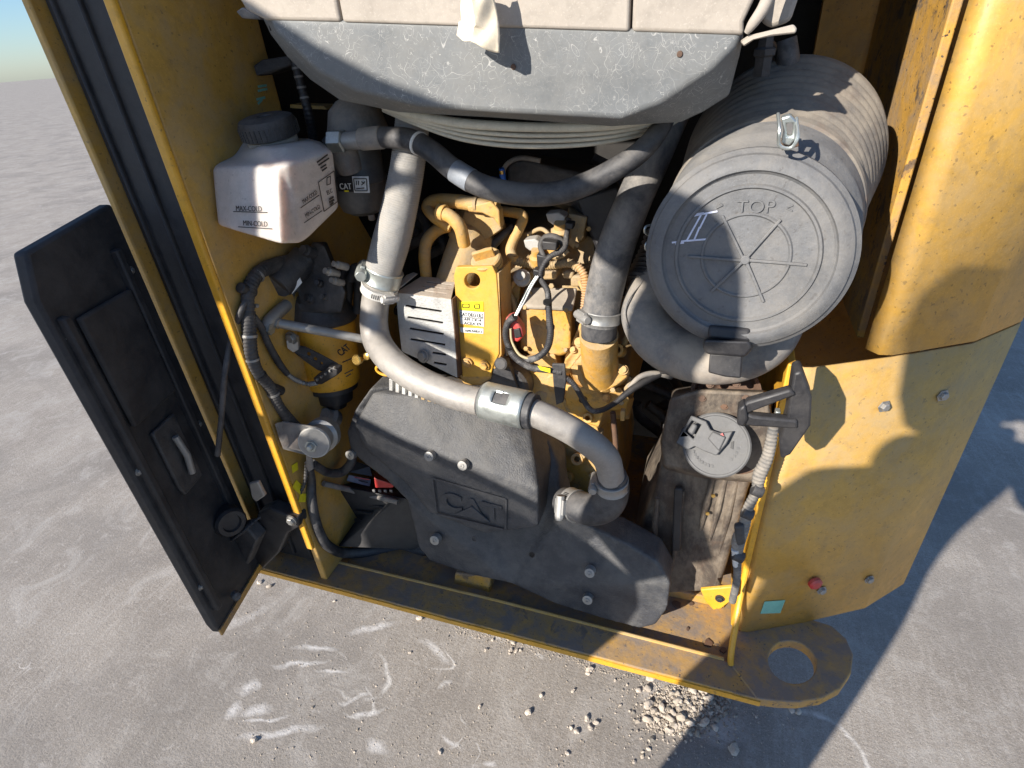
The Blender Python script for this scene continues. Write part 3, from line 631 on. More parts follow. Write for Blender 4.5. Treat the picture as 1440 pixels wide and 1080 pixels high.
el = tube('hose_elbow', [(860, 668, .683, 21), (862, 688, .688, 23), (853, 708, .69, 24), (834, 716, .692, 23), (812, 712, .70, 22), (794, 706, .72, 21)], RUB, n=32, sub=12)
tag(el, 'short black rubber elbow joining the metal pipe to the engine', 'hose elbow')
clamp((860, 674, .683), (861, 686, .685), 22.5, el, STEEL, scr=(-1, -.1, .3)); clamp((812, 712, .70), (800, 708, .71), 22.5, el, STEEL, scr=(.1, -1, .6))

# ================================================================== slotted heat shield
hsd = thing('heat_shield', 'silver slotted heat shield left of the yellow lifting bracket', 'heat shield', tuple(W(600, 520, .84)))
Y = .795
def slot(x0, y0, x1, y1, w=3.2):
    d = math.hypot(x1-x0, y1-y0); nx_, ny_ = -(y1-y0)/d*w/2, (x1-x0)/d*w/2
    return [(x0+nx_, y0+ny_), (x1+nx_, y1+ny_), (x1-nx_, y1-ny_), (x0-nx_, y0-ny_)]
slots = [slot(570, 430, 621, 438), slot(573, 446, 623, 454), slot(576, 462, 624, 470), slot(577, 477, 626, 485), slot(608, 496, 627, 499), slot(610, 510, 628, 513)]
out = [(557, 412), (634, 421), (639, 470), (643, 531), (604, 512), (565, 494), (560, 450)]
MB().prism(poly(out, Y), (0, .0025, 0), holes=[poly(s_, Y) for s_ in slots]).build('front_plate', SHLD, hsd)
A0, A1 = W(557, 411, Y), W(634, 420, Y)
B0, B1 = W(590, 385, .87), W(642, 388, .87)
tpn = (A1-A0).cross(B0-A0).normalized(); tpn = tpn if tpn.z > 0 else -tpn
def TPp(px, py): return PLN(px, py, A0, tpn)
MB().prism([TPp(*p) for p in ((557, 411), (634, 420), (641, 392), (592, 389))], tpn*-.0025, holes=[[TPp(*p) for p in slot(599, 396, 636, 401, 2)], [TPp(*p) for p in slot(594, 402, 634, 407, 2)], [TPp(*p) for p in slot(589, 408, 628, 413, 2)]]).build('top_plate', mat('rusty_heat_shield', (.48, .42, .36), .6, metal=.3, dust=.5, rust=.6, bump=.3), hsd)
MB().prism([TPp(*p)+tpn*.003 for p in ((556, 408), (562, 409), (588, 388), (582, 386), (572, 390))], tpn*.002).build('top_tab', SHLD, hsd, bevel=.001)
MB().prism([W(634, 421, Y)+Vector((.001, .0, 0)), W(643, 531, Y)+Vector((.001, 0, 0)), W(643, 531, Y)+Vector((.001, .09, 0)), W(634, 421, Y)+Vector((.001, .09, 0))], (.002, 0, 0)).build('side_plate', RUST, hsd)
bolt(595, 501, Y-.006, 7, STEEL, hsd, ax=(-.2, -1, .3))

# ================================================================== ENGINE
eng = thing('engine', 'dusty yellow diesel engine with pipes and castings in the middle of the bay', 'engine', (-.2, 1.0, .5))
def cast(name, pts, Y, th, m=CAST, rm=.003, relax=3, **k):
    return MB().prism(poly(pts, Y), (0, th, 0)).build(name, m, eng, remesh=rm, relax=relax, **k)
def castl(name, F_, B_, m=CAST, rm=.0021, relax=4):
    return MB().loft([W(*p) for p in F_], [W(*p) for p in B_]).build(name, m, eng, remesh=rm, relax=relax)
# main block
cast('cylinder_block', [(640, 500), (700, 480), (800, 480), (880, 520), (885, 580), (850, 600), (865, 700), (860, 760), (800, 760), (640, 700)], .93, .30, CAST, rm=.005)
castl('timing_case', [(700, 505, .865), (780, 498, .865), (800, 560, .86), (836, 585, .86), (850, 640, .85), (842, 700, .85), (786, 690, .85), (740, 600, .86), (700, 560, .865)],
      [(690, 490, .95), (790, 482, .95), (812, 560, .95), (855, 580, .95), (865, 640, .95), (850, 720, .95), (780, 700, .95), (735, 610, .95), (690, 560, .95)])
castl('valve_cover', [(705, 330, .97), (790, 320, .97), (835, 335, .97), (842, 420, .93), (830, 470, .93), (720, 470, .93), (700, 400, .95)], [(705, 300, 1.15), (790, 290, 1.15), (830, 300, 1.15), (838, 400, 1.15), (830, 460, 1.15), (720, 460, 1.15), (700, 400, 1.15)], CASTD)
MB().loft([W(*p) for p in ((733, 430, .865), (803, 434, .865), (803, 494, .868), (790, 500, .87), (748, 500, .87), (733, 490, .868))], [W(*p) for p in ((728, 412, .93), (805, 404, .93), (812, 486, .93), (800, 500, .93), (745, 500, .93), (728, 490, .93))]).build('front_housing', CAST, eng, bevel=.005, seg=3)
MB().loft([W(*p) for p in ((731, 429, .860), (806, 433, .860), (812, 404, .90), (738, 403, .90))], [W(*p)+Vector((0, 0, -.008)) for p in ((731, 429, .860), (806, 433, .860), (812, 404, .90), (738, 403, .90))]).build('housing_lid', mat('grey_dusty_lid', (.24, .21, .17), .7, dust=.6, bump=.3), eng, bevel=.003)
# cylinder-like turbo / intake body on the left
a_, b__ = W(640, 402, .885), W(664, 338, .915)
MB().tube([a_, a_.lerp(b__, .5), b__], [.038, .040, .040], 36).build('turbo_housing', CASTD, eng, bevel=.004)
MB().lathe(b__, b__-a_, [(-.008, .043), (.0, .045), (.006, .045), (.016, .040), (.026, .028), (.030, .010)], 36).build('turbo_dome', CASTD, eng, ang=50)
castl('intake_cover', [(654, 296, 0.900), (700, 284, 0.890), (706, 322, 0.890), (672, 345, 0.890), (645, 325, 0.900)], [(640, 280, 0.990), (700, 268, 0.990), (712, 320, 0.990), (675, 345, 0.990), (640, 320, 0.990)], CASTD)
castl('intake_nose', [(655, 284, 0.885), (690, 283, 0.880), (702, 300, 0.880), (702, 310, 0.885), (690, 305, 0.890), (665, 292, 0.890)], [(655, 280, 0.910), (688, 278, 0.910), (704, 296, 0.910), (702, 310, 0.910), (690, 306, 0.910), (665, 292, 0.910)])
EP = lambda nme, pts, m=CAST, **k: tube(nme, pts, m, eng, **k)
EP('return_pipe', [(700, 292, .875, 10), (672, 288, .875, 10), (640, 283, .875, 10), (612, 282, .875, 9), (601, 291, .87, 8.5), (612, 306, .86, 8), (634, 320, .86, 8)])
MB().tube([W(668, 288, .873), W(672, 288, .873)], .013, 20).build('pipe_band', CASTD, eng)
EP('breather_hose', [(616, 297, .845, 9.5), (634, 305, .84, 9.5), (647, 320, .84, 9.5), (653, 344, .85, 9)])
clamp((617, 297, .845), (626, 300, .843), 11, eng, CAST)
EP('oil_drain_pipe', [(632, 318, .89, 8), (614, 324, .89, 8.5), (600, 340, .88, 8.5), (597, 364, .875, 8.5), (600, 392, .87, 8)])
MB().prism(poly([(656, 290, ), (690, 283), (702, 296), (704, 322), (694, 308), (678, 300), (658, 298)], .862), (0, .02, 0)).build('pipe_flange', CAST, eng, bevel=.003, seg=3)
EP('fuel_pipe', [(702, 297, .935, 7), (722, 299, .93, 7), (735, 304, .925, 7.5), (731, 320, .92, 7), (722, 338, .915, 7), (718, 352, .91, 7.5), (722, 364, .90, 7.5)])
MB().lathe(W(721, 360, .90), (.05, -.1, -1), [(0, .010), (.008, .010)], 16).build('pipe_ferrule', CAST, eng)
EP('wiring_conduit', [(722, 366, .90, 6), (748, 372, .90, 6), (775, 373, .90, 6), (800, 370, .90, 6), (815, 378, .90, 6)], CASTD, corr=.12, period=.0045, n=14)
EP('wiring_conduit', [(812, 372, .89, 5), (822, 388, .885, 6), (824, 410, .88, 6), (822, 436, .875, 6)], mat('orange_conduit', (.52, .27, .08), .6, dust=.4), corr=.14, period=.0045, n=14)
# injectors and connectors on the valve cover
for px, py, s in ((785, 308, 1.), (752, 345, .9)):
    MB().prism(poly([(px-18*s, py-7), (px, py-9), (px+10*s, py-3), (px+6*s, py+9), (px-8*s, py+8), (px-15*s, py+3)], .90), (0, .025, 0)).build('injector_connector', mat('grey_connector', (.42, .42, .41), .5, dust=.3), eng, bevel=.002)
    MB().lathe(W(px+4, py+18, .90), (0, -.3, 1), [(-.01, .016*s), (.004, .016*s), (.008, .011*s), (.018, .010*s)], 20).build('injector', CAST, eng)
castl('injector_bridge', [(800, 300, .92), (826, 305, .92), (820, 335, .91), (806, 350, .91), (790, 335, .91)], [(800, 290, .98), (828, 298, .98), (826, 335, .98), (808, 350, .98), (790, 335, .98)], CASTD)
for px, py, w, h in ((762, 388, 40, 12), (812, 396, 20, 16), (716, 400, 14, 22)):
    MB().prism(poly(rect(px-w/2, py-h/2, px+w/2, py+h/2), .895), (0, .05, 0)).build('casting_boss', CASTD, eng, bevel=.004, seg=3)
MB().lathe(W(735, 392, .885), (.1, -.7, .5), [(0, .015), (.01, .015), (.014, .009), (.022, .008)], 20).build('sensor', mat('grey_connector', (.3,)*3), eng)
castl('rocker_ridge', [(722, 388, .90), (735, 378, .90), (730, 420, .89), (728, 470, .885), (712, 480, .885), (706, 430, .89)], [(722, 380, .95), (738, 372, .95), (738, 420, .95), (733, 470, .95), (710, 480, .95), (704, 430, .95)], CAST)
# bracket with big hole, decals and oil cap
bk = MB().prism(poly([(641, 376), (692, 374), (698, 386), (702, 440), (702, 498), (693, 516), (690, 530), (650, 530), (645, 470), (638, 388)], .812), (0, .012, 0), holes=[poly(arc_pts((664, 395), 11, 24), .812)])
bko = bk.build('lifting_bracket', CAST if 0 else mat('yellow_bracket_paint', (.66, .36, .04), .5, dust=.35, dustcol=(.5, .33, .13), bump=.2), eng, bevel=.0015)
MB().prism([W(699, 384, .814), W(703, 440, .814), W(703, 498, .814), W(694, 518, .814), W(694, 518, .814)+Vector((0, .06, 0)), W(703, 498, .814)+Vector((0, .06, 0)), W(699, 384, .814)+Vector((0, .06, 0))], (.003, 0, 0)).build('bracket_web', CAST, bko)
for px, py in ((657, 510), (681, 514)): bolt(px, py, .808, 5.5, CAST, bko)
decal('yellow_label', [(646, 424), (680, 424), (680, 438), (646, 435)], LYEL, bko, Y=.812)
strokes('label_icons', [((651, 427), (660, 427)), ((660, 427), (660, 432)), ((660, 432), (651, 432)), ((651, 432), (651, 427)), ((668, 427), (674, 427)), ((674, 427), (675, 433)), ((675, 433), (668, 433)), ((668, 433), (667, 428))], 1, LBLK, bko, Y=.812)
decal('white_label', [(646, 436), (681, 439), (681, 459), (648, 455)], WHITE, bko, Y=.812)
text('CAT DEO-ULS', (647.5, 443.5), (680, 446.5), 5.5, LBLK, bko, Y=.812); text('API CK-4', (653, 450), (677, 452), 4, LBLK, bko, Y=.812); text('ACEA E9', (653, 455.5), (677, 457.5), 4, LBLK, bko, Y=.812)
strokes('label_rule', [((647, 445), (680, 447.5))], .7, LBLK, bko, Y=.812)
decal('part_label', [(647, 460), (680, 462), (680, 469), (648, 467)], WHITE, bko, Y=.812); text('1049-9AB312', (655, 466), (678, 467.5), 3.5, LBLK, bko, Y=.812)
castl('bracket_foot', [(646, 528, .815), (690, 528, .815), (697, 515, .82), (694, 530, .82), (676, 540, .82), (655, 542, .82), (650, 536, .815)], [(646, 515, .88), (690, 510, .88), (700, 505, .88), (700, 530, .88), (680, 545, .88), (655, 545, .88), (650, 536, .88)])
oc = W(684, 366, .835); ko = m_per_px(oc); ao = Vector((-.10, -.45, .9)).normalized()
MB().lathe(oc-ao*.045, ao, [(0, 19*ko), (.03, 19*ko), (.034, 21.5*ko), (.038, 21.5*ko)], 28).build('filler_neck', CAST, eng, ang=35)
cap = MB().lathe(oc-ao*.006, ao, [(0, 20*ko), (.002, 22*ko), (.010, 22*ko), (.012, 20*ko), (.0125, 6*ko)], 28).build('oil_cap', CAST, eng, ang=35)
ha = (W(694, 350, .85)-W(668, 372, .85)); ha = (ha-ao*ha.dot(ao)).normalized()
MB().box(oc+ao*.014, (.036, .007, .018), Matrix((ha, ao.cross(ha), ao)).transposed()).build('cap_handle', CAST, cap, bevel=.002, seg=3)
# coolant outlet on the right with flange and arms
MB().tube([W(842, 470, .80), W(843, 500, .83), W(845, 528, .87)], [.031, .031, .036], 36).build('outlet_neck', CAST, eng, ang=60)
castl('outlet_flange', [(808, 500, .845), (818, 488, .845), (830, 505, .84), (862, 505, .84), (880, 516, .84), (882, 530, .84), (870, 540, .84), (845, 552, .835), (822, 545, .84), (806, 525, .845), (800, 512, .845)],
      [(808, 495, .92), (818, 482, .92), (830, 495, .92), (862, 495, .92), (886, 510, .92), (890, 530, .92), (875, 545, .92), (850, 565, .92), (822, 560, .92), (800, 530, .92), (796, 512, .92)])
castl('outlet_arm', [(795, 505, .84), (815, 484, .84), (822, 492, .84), (806, 512, .84), (790, 530, .85)], [(795, 500, .87), (815, 478, .87), (826, 490, .87), (810, 515, .87), (795, 535, .87)])
castl('water_pump', [(795, 540, .85), (835, 548, .845), (870, 545, .85), (885, 560, .86), (880, 578, .86), (850, 576, .85), (842, 600, .85), (812, 590, .85), (796, 570, .85)],
      [(790, 530, .93), (835, 540, .93), (880, 540, .93), (892, 560, .93), (885, 590, .93), (855, 590, .93), (845, 610, .93), (805, 600, .93), (790, 575, .93)])
for (px, py, s) in ((814, 481, 5.5), (833, 513, 5.5), (876, 520, 6), (806, 492, 4), (852, 560, 5)):
    MB().lathe(W(px, py, .838), (0, -.8, .6), [(-.03, s*.0015), (0, s*.0015), (0, s*.00105), (.005, s*.00105)], 20).build('bolt_boss', CAST, eng)
for (px, py, s) in ((868, 492, 8), (811, 646, 9), (796, 672, 9), (760, 600, 6), (826, 588, 7)):
    ob = MB().lathe(W(px, py, .835), (0, -.85, .5), [(-.04, s*.0015), (0, s*.0013), (0, s*.0007), (-.02, s*.0006)], 20).build('casting_lug', CAST, eng, ang=40)
castl('side_casting', [(786, 600, .85), (812, 612, .85), (838, 622, .85), (846, 660, .85), (830, 690, .85), (800, 696, .85), (785, 668, .855)], [(780, 590, .92), (815, 600, .92), (850, 620, .92), (855, 660, .92), (836, 700, .92), (800, 705, .92), (778, 668, .92)])
castl('side_casting', [(790, 560, .855), (830, 575, .85), (832, 596, .85), (800, 588, .855)], [(786, 556, .9), (836, 570, .9), (838, 600, .9), (796, 592, .9)], CASTD)
for k_, (x0, y0, x1, y1, w) in enumerate(((862, 500, 884, 470, 7), (870, 560, 888, 530, 6), (824, 700, 830, 745, 6), (856, 690, 862, 750, 7))):
    EP('small_pipe', [(x0, y0, .87, w*.6), ((x0+x1)/2+3, (y0+y1)/2, .865, w*.6), (x1, y1, .87, w*.6)], CASTD)
for (px, py, Y_, r_) in ((706, 512, .86, 4), (742, 508, .86, 4), (800, 508, .855, 4), (820, 640, .845, 4.5), (800, 618, .845, 4), (832, 668, .845, 4), (790, 552, .85, 4), (738, 432, .862, 3.5), (796, 436, .862, 3.5), (740, 490, .862, 3.5), (796, 492, .862, 3.5), (862, 548, .84, 4), (874, 566, .85, 4), (716, 470, .885, 3.5), (714, 430, .89, 3.5),
                         (660, 300, .945, 3.5), (694, 312, .94, 3.5), (655, 330, .95, 3.5), (828, 322, .915, 3.5), (812, 345, .905, 3.5), (745, 412, .885, 3.5), (776, 402, .885, 4)):
    bolt(px, py, Y_, r_, random.choice([CAST, CASTD, CASTD, STEEL]), eng, ax=(random.uniform(-.1, .1), -.9, .3), washer=False)
for pts in ([(712, 420, .88, 3), (700, 430, .87, 3), (706, 460, .865, 3), (712, 500, .86, 3)], [(724, 395, .89, 4), (716, 410, .885, 4), (724, 430, .88, 4), (726, 470, .88, 4)], [(815, 395, .89, 3), (826, 430, .88, 3), (812, 470, .87, 3), (806, 486, .86, 3)],
            [(742, 330, .93, 3), (760, 322, .93, 3), (772, 330, .92, 3), (776, 345, .915, 3)], [(800, 352, .90, 3), (786, 362, .90, 3), (764, 358, .90, 3)]):
    EP('fuel_line', pts, random.choice([CASTD, CAST, STEEL]), n=10)
for (px, py, w, h, Y_) in ((770, 352, 30, 16, .91), (745, 372, 24, 12, .90), (798, 388, 18, 10, .895), (720, 440, 14, 40, .895), (838, 620, 16, 12, .85), (776, 540, 16, 22, .86), (760, 560, 20, 16, .86), (868, 535, 14, 14, .85)):
    MB().prism(poly([(px-w/2, py-h/2+2), (px, py-h/2-2), (px+w/2, py-h/2+1), (px+w/2-2, py+h/2), (px-w/2+3, py+h/2-1)], Y_), (0, .03, 0)).build('casting_boss', random.choice([CAST, CASTD]), eng, bevel=.003, seg=2)
# fins of the alternator just over the black cover, dipstick ring, knobs
alt = thing('alternator', 'dark alternator with pale cast fins peeking over the black belt cover', 'alternator', tuple(W(575, 545, .80)))
MB().lathe(W(580, 556, .84), (0, -1, .25), [(-.03, .05), (.0, .052), (.01, .045)], 36).build('alternator_body', BLKD, alt)
for i in range(8):
    MB().prism(poly([(547+i*9, 533+i*2.6), (552+i*9, 534+i*2.6), (552+i*9, 550+i*2.6), (547+i*9, 549+i*2.6)], .735), (0, .02, 0)).build('fin', SHLD if i < 5 else CASTD, alt, bevel=.0008)
kn = thing('drain_knob', 'pair of small brass knobs between the yellow filter and the metal pipe', 'valve', tuple(W(503, 506, .80)))
MB().lathe(W(502, 506, .745), (-.1, -1, .3), [(-.02, .006), (-.006, .006), (-.005, .010), (.002, .010), (.004, .008)], 24).build('knob', BRASS, kn)
MB().lathe(W(516, 501, .75), (-.1, -1, .3), [(-.02, .004), (-.004, .004), (-.003, .0068), (.002, .0068), (.003, .005)], 20).build('knob', BRASS, kn)
rg_ = [W(540+11*math.cos(R(a)), 521+6*math.sin(R(a))+.25*11*math.cos(R(a)), .735) for a in range(0, 361, 20)]
tag(MB().tube(rg_, .0026, 10).build('dipstick_ring', YELC), 'yellow dipstick ring poking out beside the metal pipe', 'dipstick')

# dark air box and hydraulic parts behind the engine
bxo = thing('air_box', 'dusty grey plastic duct box behind the sagging black hose', 'air duct', tuple(W(780, 260, 1.05)))
MB().loft([W(*p) for p in ((712, 232, .96), (735, 224, .95), (780, 235, .95), (850, 250, .95), (875, 290, .95), (870, 350, .95), (845, 345, .95), (808, 290, .95), (715, 268, .96))],
          [W(*p) for p in ((725, 222, 1.1), (745, 216, 1.1), (790, 222, 1.1), (850, 235, 1.1), (880, 290, 1.1), (872, 350, 1.1), (845, 345, 1.1), (808, 300, 1.1), (725, 275, 1.1))]).build('duct_shell', BLKD, bxo, bevel=.008, seg=3)
MB().tube(spline([W(708, 268, .955), W(708, 240, .955), W(718, 227, .955), W(735, 222, .955), W(760, 226, .955)], 6), .004, 10).build('duct_lip', ELBW, bxo)
MB().loft([W(*p) for p in ((810, 280, .93), (870, 262, .93), (885, 330, .92), (850, 360, .92), (838, 350, .92))], [W(*p) for p in ((810, 275, 1.0), (870, 255, 1.0), (890, 330, 1.0), (852, 365, 1.0), (838, 350, 1.0))]).build('duct_shield', BLK, bxo, bevel=.004)
pc = thing('hose_cluster', 'dark tangle of hoses and brown fittings in the shade behind the engine', 'hoses', tuple(W(800, 220, 1.15)))
for q in range(14):
    x = random.uniform(500, 900); y = random.uniform(215, 330) if q % 2 else random.uniform(340, 600); Yb = random.uniform(1.05, 1.3)
    if x > 600 and y > 330: x = random.choice([random.uniform(470, 590), random.uniform(880, 940)])
    tube('back_hose', [(x, y, Yb, 7), (x+random.uniform(-30, 40), y+20, Yb, 7), (x+random.uniform(-20, 60), y+50, Yb-.03, 7), (x+random.uniform(0, 80), y+70, Yb, 7)], random.choice([BLK, BLKD, RUST, RUB]), pc, n=10, sub=5)
MB().box(W(690, 262, .99), (.03, .03, .03)).build('blue_connector', BLUE, pc, bevel=.003)
MB().lathe(W(707, 248, .93), (0, -.2, 1), [(-.02, .005), (.012, .005), (.014, .004)], 12).build('blue_valve', BLUE, pc)
MB().lathe(W(706, 244, .928), (0, -.2, 1), [(0, .0045), (.006, .0045)], 12).build('valve_tip', BRASS, pc)

# ================================================================== right coolant hose
rh = tube('radiator_hose', [(950, 150, .90, 24), (932, 190, .87, 24.5), (912, 235, .85, 25), (892, 280, .835, 25), (872, 330, .82, 26), (858, 375, .81, 26.5), (848, 420, .80, 26), (843, 455, .795, 25)], RUBD, n=32, sub=12)
tag(rh, 'thick dusty grey hose descending to the coolant outlet right of the engine', 'hose')
MB().tube([W(843, 452, .796), W(842, 474, .794)], [25.5*m_per_px(W(843, 452, .796)), 25*m_per_px(W(843, 452, .796))], 32).build('hose_end', RUB, rh, bevel=.002)
clamp((846, 436, .80), (844, 452, .797), 27, rh, STEEL, scr=(-1, -.8, .2))

# ================================================================== air cleaner
ac_ = thing('air_cleaner', 'round dusty grey air cleaner with ribbed end cover at the right', 'air cleaner', (.05, .8, 1.1))
C0 = W(1047, 362, .655); N0 = Vector((-.10, -1, .10)).normalized(); K = m_per_px(C0)*1.02
def L(pr): return [(t, r*K) for t, r in pr]
MB().lathe(C0, N0, L([(-.03, 136), (-.028, 139), (-.014, 139), (-.010, 133), (-.006, 131), (-.002, 124), (0, 118), (0, 113), (-.004, 111), (-.006, 108), (-.006, 96), (-.003, 94), (-.003, 91), (-.006, 89), (-.007, 60), (-.005, 58), (-.005, 56), (-.007, 54), (-.008, 4)]), 96).build('end_cover', CLNR, ac_, ang=25)
rw = MB(); u_, w_ = frame(N0)
def onc(px, py, off=0): return PLN(px, py, C0-N0*.0075, N0)+N0*off
for a, b in (((1047, 366), (1016, 303)), ((1048, 364), (1098, 308)), ((1050, 365), (1135, 372)), ((1046, 366), (968, 360)), ((1044, 368), (1000, 410)), ((1050, 368), (1074, 424))):
    A, B = onc(*a), onc(*b); d = (B-A).normalized(); q = N0.cross(d)*.0016; rw.prism([A-q, B-q, B+q, A+q], N0*.0035)
rw.lathe(onc(1048, 365), N0, [(0, .006), (.004, .005)], 16)
rw.build('cover_rib', CLNR, ac_, bevel=.0008)
text('TOP', (1035, 299), (1089, 299), 17, CLNR, ac_, (C0-N0*.0062, N0), lift=.0004, ext=.0014, name='embossed_lettering')
text('>', (1008, 293), (1016, 293), 9, CLNR, ac_, (C0-N0*.0062, N0), lift=.0004, ext=.0012, name='embossed_arrow')
text('<', (1104, 297), (1114, 297), 9, CLNR, ac_, (C0-N0*.0062, N0), lift=.0004, ext=.0012, name='embossed_arrow')
strokes('chalk_mark', [((969, 305), (985, 301)), ((984, 301.5), (1009, 297)), ((972, 302), (990, 299.5)), ((986, 302), (975, 322)), ((976, 320), (966, 338)), ((994, 301), (984, 321)), ((984, 319), (976, 338)), ((945, 341), (968, 338)), ((966, 338.5), (995, 336)), ((950, 343), (962, 341))], 2.4, CHALK, ac_, (C0-N0*.0062, N0), lift=.0006, th=.0003)
CB = W(1098, 222, .86); AB = (CB-(C0-N0*.03)).normalized(); LB = (CB-(C0-N0*.03)).length; ra, rb_ = 131*K, .121
prof = [(0, ra), (LB*.08, ra*1.0), (LB*.30, ra*1.025), (LB*.31, ra*1.05), (LB*.345, ra*1.055), (LB*.36, ra*1.02), (LB*.40, ra*1.01)]
for i in range(9):
    t = LB*(.42+.062*i); r_ = ra*1.01+(rb_-ra*1.01)*i/9; prof += [(t, r_), (t+.002, r_+.0012), (t+.006, r_+.0012), (t+.008, r_)]
prof += [(LB, rb_-.002), (LB+.008, rb_-.012)]
MB().lathe(C0-N0*.0295, AB, [(0, ra*.99), (0, ra+.0015), (LB*.12, ra*1.012+.0015), (LB*.14, ra*1.012+.004), (LB*.17, ra*1.015+.004), (LB*.19, ra*1.02+.0015), (LB*.285, ra*1.025+.0015), (LB*.285, ra*.99)], 96, plane=-N0).build('lid_skirt', CLNR, ac_, ang=30)
MB().lathe(C0-N0*.03, AB, prof, 96, plane=-N0).build('canister', CLNB, ac_, ang=30)
cpz = MB().prism(poly([(1098, 166), (1112, 162), (1122, 172), (1120, 196), (1110, 206), (1098, 202), (1102, 184)], .655), (0, .006, .002), holes=[poly([(1106, 174), (1115, 174), (1114, 192), (1107, 192)], .655)]).build('clip', ZINC, ac_, bevel=.0015)
MB().prism(poly([(1092, 196), (1122, 190), (1124, 206), (1100, 212)], .662), (0, .004, 0)).build('clip_seat', RUST, cpz, bevel=.001)
MB().tube(spline([W(1094, 160, .66), W(1096, 182, .645), (W(1096, 204, .645)), W(1112, 208, .645), W(1122, 192, .645), W(1120, 166, .66)], 5), .0018, 8).build('clip_wire', ZINC, cpz)
for yy, xx in ((322, 912), (345, 913)):
    MB().tube(spline([W(xx+6, yy-6, .70), W(xx-4, yy-3, .69), W(xx-5, yy+5, .69), W(xx+2, yy+9, .70)], 5), .0015, 8).build('clip_wire', ZINC, ac_)
dv_ = thing('dust_valve', 'grey rubber dust valve below the air cleaner cover', 'dust valve', tuple(W(1022, 500, .64)))
MB().loft([W(*p) for p in ((996, 458, .648), (1056, 462, .648), (1055, 482, .642), (995, 476, .642))], [W(*p) for p in ((998, 448, .70), (1056, 452, .70), (1055, 478, .70), (996, 472, .70))]).build('valve_neck', BLK, dv_, bevel=.004, seg=3)
MB().loft([W(*p) for p in ((990, 478, .632), (1054, 480, .632), (1058, 490, .632), (1048, 502, .632), (994, 498, .632), (988, 488, .632))], [W(*p) for p in ((990, 476, .69), (1056, 478, .69), (1060, 488, .69), (1050, 500, .69), (994, 496, .69), (988, 486, .69))]).build('valve_collar', BLK, dv_, bevel=.003, seg=3)
MB().loft([W(*p) for p in ((998, 497, .64), (1044, 500, .64), (1042, 532, .634), (1020, 530, .634), (996, 524, .634))], [W(*p) for p in ((999, 497, .675), (1044, 500, .675), (1042, 531, .65), (1020, 529, .65), (996, 523, .65))]).build('valve_lip', BLK, dv_, bevel=.002)
eb = tube('intake_elbow', [(934, 392, .86, 30), (916, 412, .83, 33), (907, 444, .80, 33), (924, 476, .775, 34), (960, 498, .752, 35), (1004, 507, .738, 34), (1048, 501, .733, 33), (1082, 480, .738, 32), (1101, 448, .755, 30), (1108, 415, .775, 28)], ELBW, n=40, sub=12)
tag(eb, 'fat grey rubber intake elbow curving under the air cleaner', 'intake hose')
tube('parting_line', [(905, 394, .81, 1.5), (886, 418, .785, 1.5), (879, 440, .775, 1.5), (884, 462, .76, 1.5)], ELBW, eb, n=8)
cor = tube('ribbed_duct', [(935, 330, .90, 26), (926, 360, .88, 28), (914, 392, .855, 31), (906, 408, .84, 34)], BLKD, n=32, sub=10, corr=.06, period=.008)
tag(cor, 'black ribbed duct joining the fat elbow behind the air cleaner', 'duct')
# fitting above the air cleaner and dark tube beside it
vf = thing('restriction_gauge', 'small black sensor standing on top of the air cleaner', 'sensor', tuple(W(1070, 110, .80)))
MB().lathe(W(1070, 108, .80), (0, 0, 1), [(0, .010), (.02, .010), (.022, .013), (.028, .013), (.03, .009), (.045, .008)], 6).build('sensor_body', BLKD, vf)
tube('sensor_wire', [(1070, 66, .80, 5), (1080, 58, .81, 4), (1088, 66, .82, 4), (1082, 84, .83, 4)], BLK, vf)
tag(tube('side_duct', [(1105, 55, .86, 14), (1108, 85, .86, 15), (1106, 120, .87, 15)], RUBD), 'dull grey duct in the shade at the top right corner', 'duct')
# ================================================================== tank at the right
tk = thing('expansion_tank', 'dirty brown black plastic tank with moulded ribs at the right of the bay', 'tank', (.03, .85, .5))
MB().loft([W(*p) for p in ((946, 556, .775), (1000, 548, .775), (1088, 560, .765), (1078, 620, .76), (1052, 690, .76), (1012, 832, .76), (915, 838, .775), (892, 760, .78), (922, 690, .78), (936, 620, .78))],
          [W(*p) for p in ((946, 545, 1.0), (1000, 540, 1.0), (1088, 545, 1.0), (1078, 600, 1.0), (1052, 640, 1.0), (1020, 720, 1.0), (930, 730, 1.0), (900, 690, 1.0), (910, 640, 1.0), (936, 600, 1.0))]).build('tank_shell', TANK, tk, bevel=.010, seg=4)
MB().loft([W(*p) for p in ((942, 560, .735), (985, 548, .735), (1078, 552, .735), (1086, 600, .73), (1062, 676, .73), (990, 668, .735), (934, 655, .735), (930, 620, .735))],
          [W(*p) for p in ((944, 556, .77), (985, 545, .77), (1080, 548, .77), (1090, 600, .77), (1064, 680, .77), (990, 674, .77), (932, 660, .77), (928, 620, .77))]).build('tank_shoulder', TANK, tk, bevel=.006, seg=3)
for i, (x0, y0, x1, y1) in enumerate(((1002, 672, 985, 745), (1020, 674, 998, 760), (1036, 676, 1010, 780), (960, 690, 945, 800), (925, 700, 915, 800))):
    MB().tube([W(x0, y0, .765), W((x0+x1)/2, (y0+y1)/2, .762), W(x1, y1, .765)], [.004, .006, .003], 10).build('moulded_rib', TANK, tk)
MB().prism(poly([(948, 688), (960, 688), (958, 776), (944, 776)], .755), (0, .012, 0)).build('level_strip', BLK, tk, bevel=.003)
for px, py in ((1003, 697), (995, 722)): MB().lathe(W(px, py, .756), (0, -1, 0), [(0, .0035), (.002, .003)], 12).build('rivet', BRASS, tk)
MB().lathe(W(1020, 552, .765), (0, -.75, .66), [(-.02, .048), (.004, .050), (.006, .044), (-.004, .040), (-.006, .012)], 40).build('neck_flange', RUST, tk)
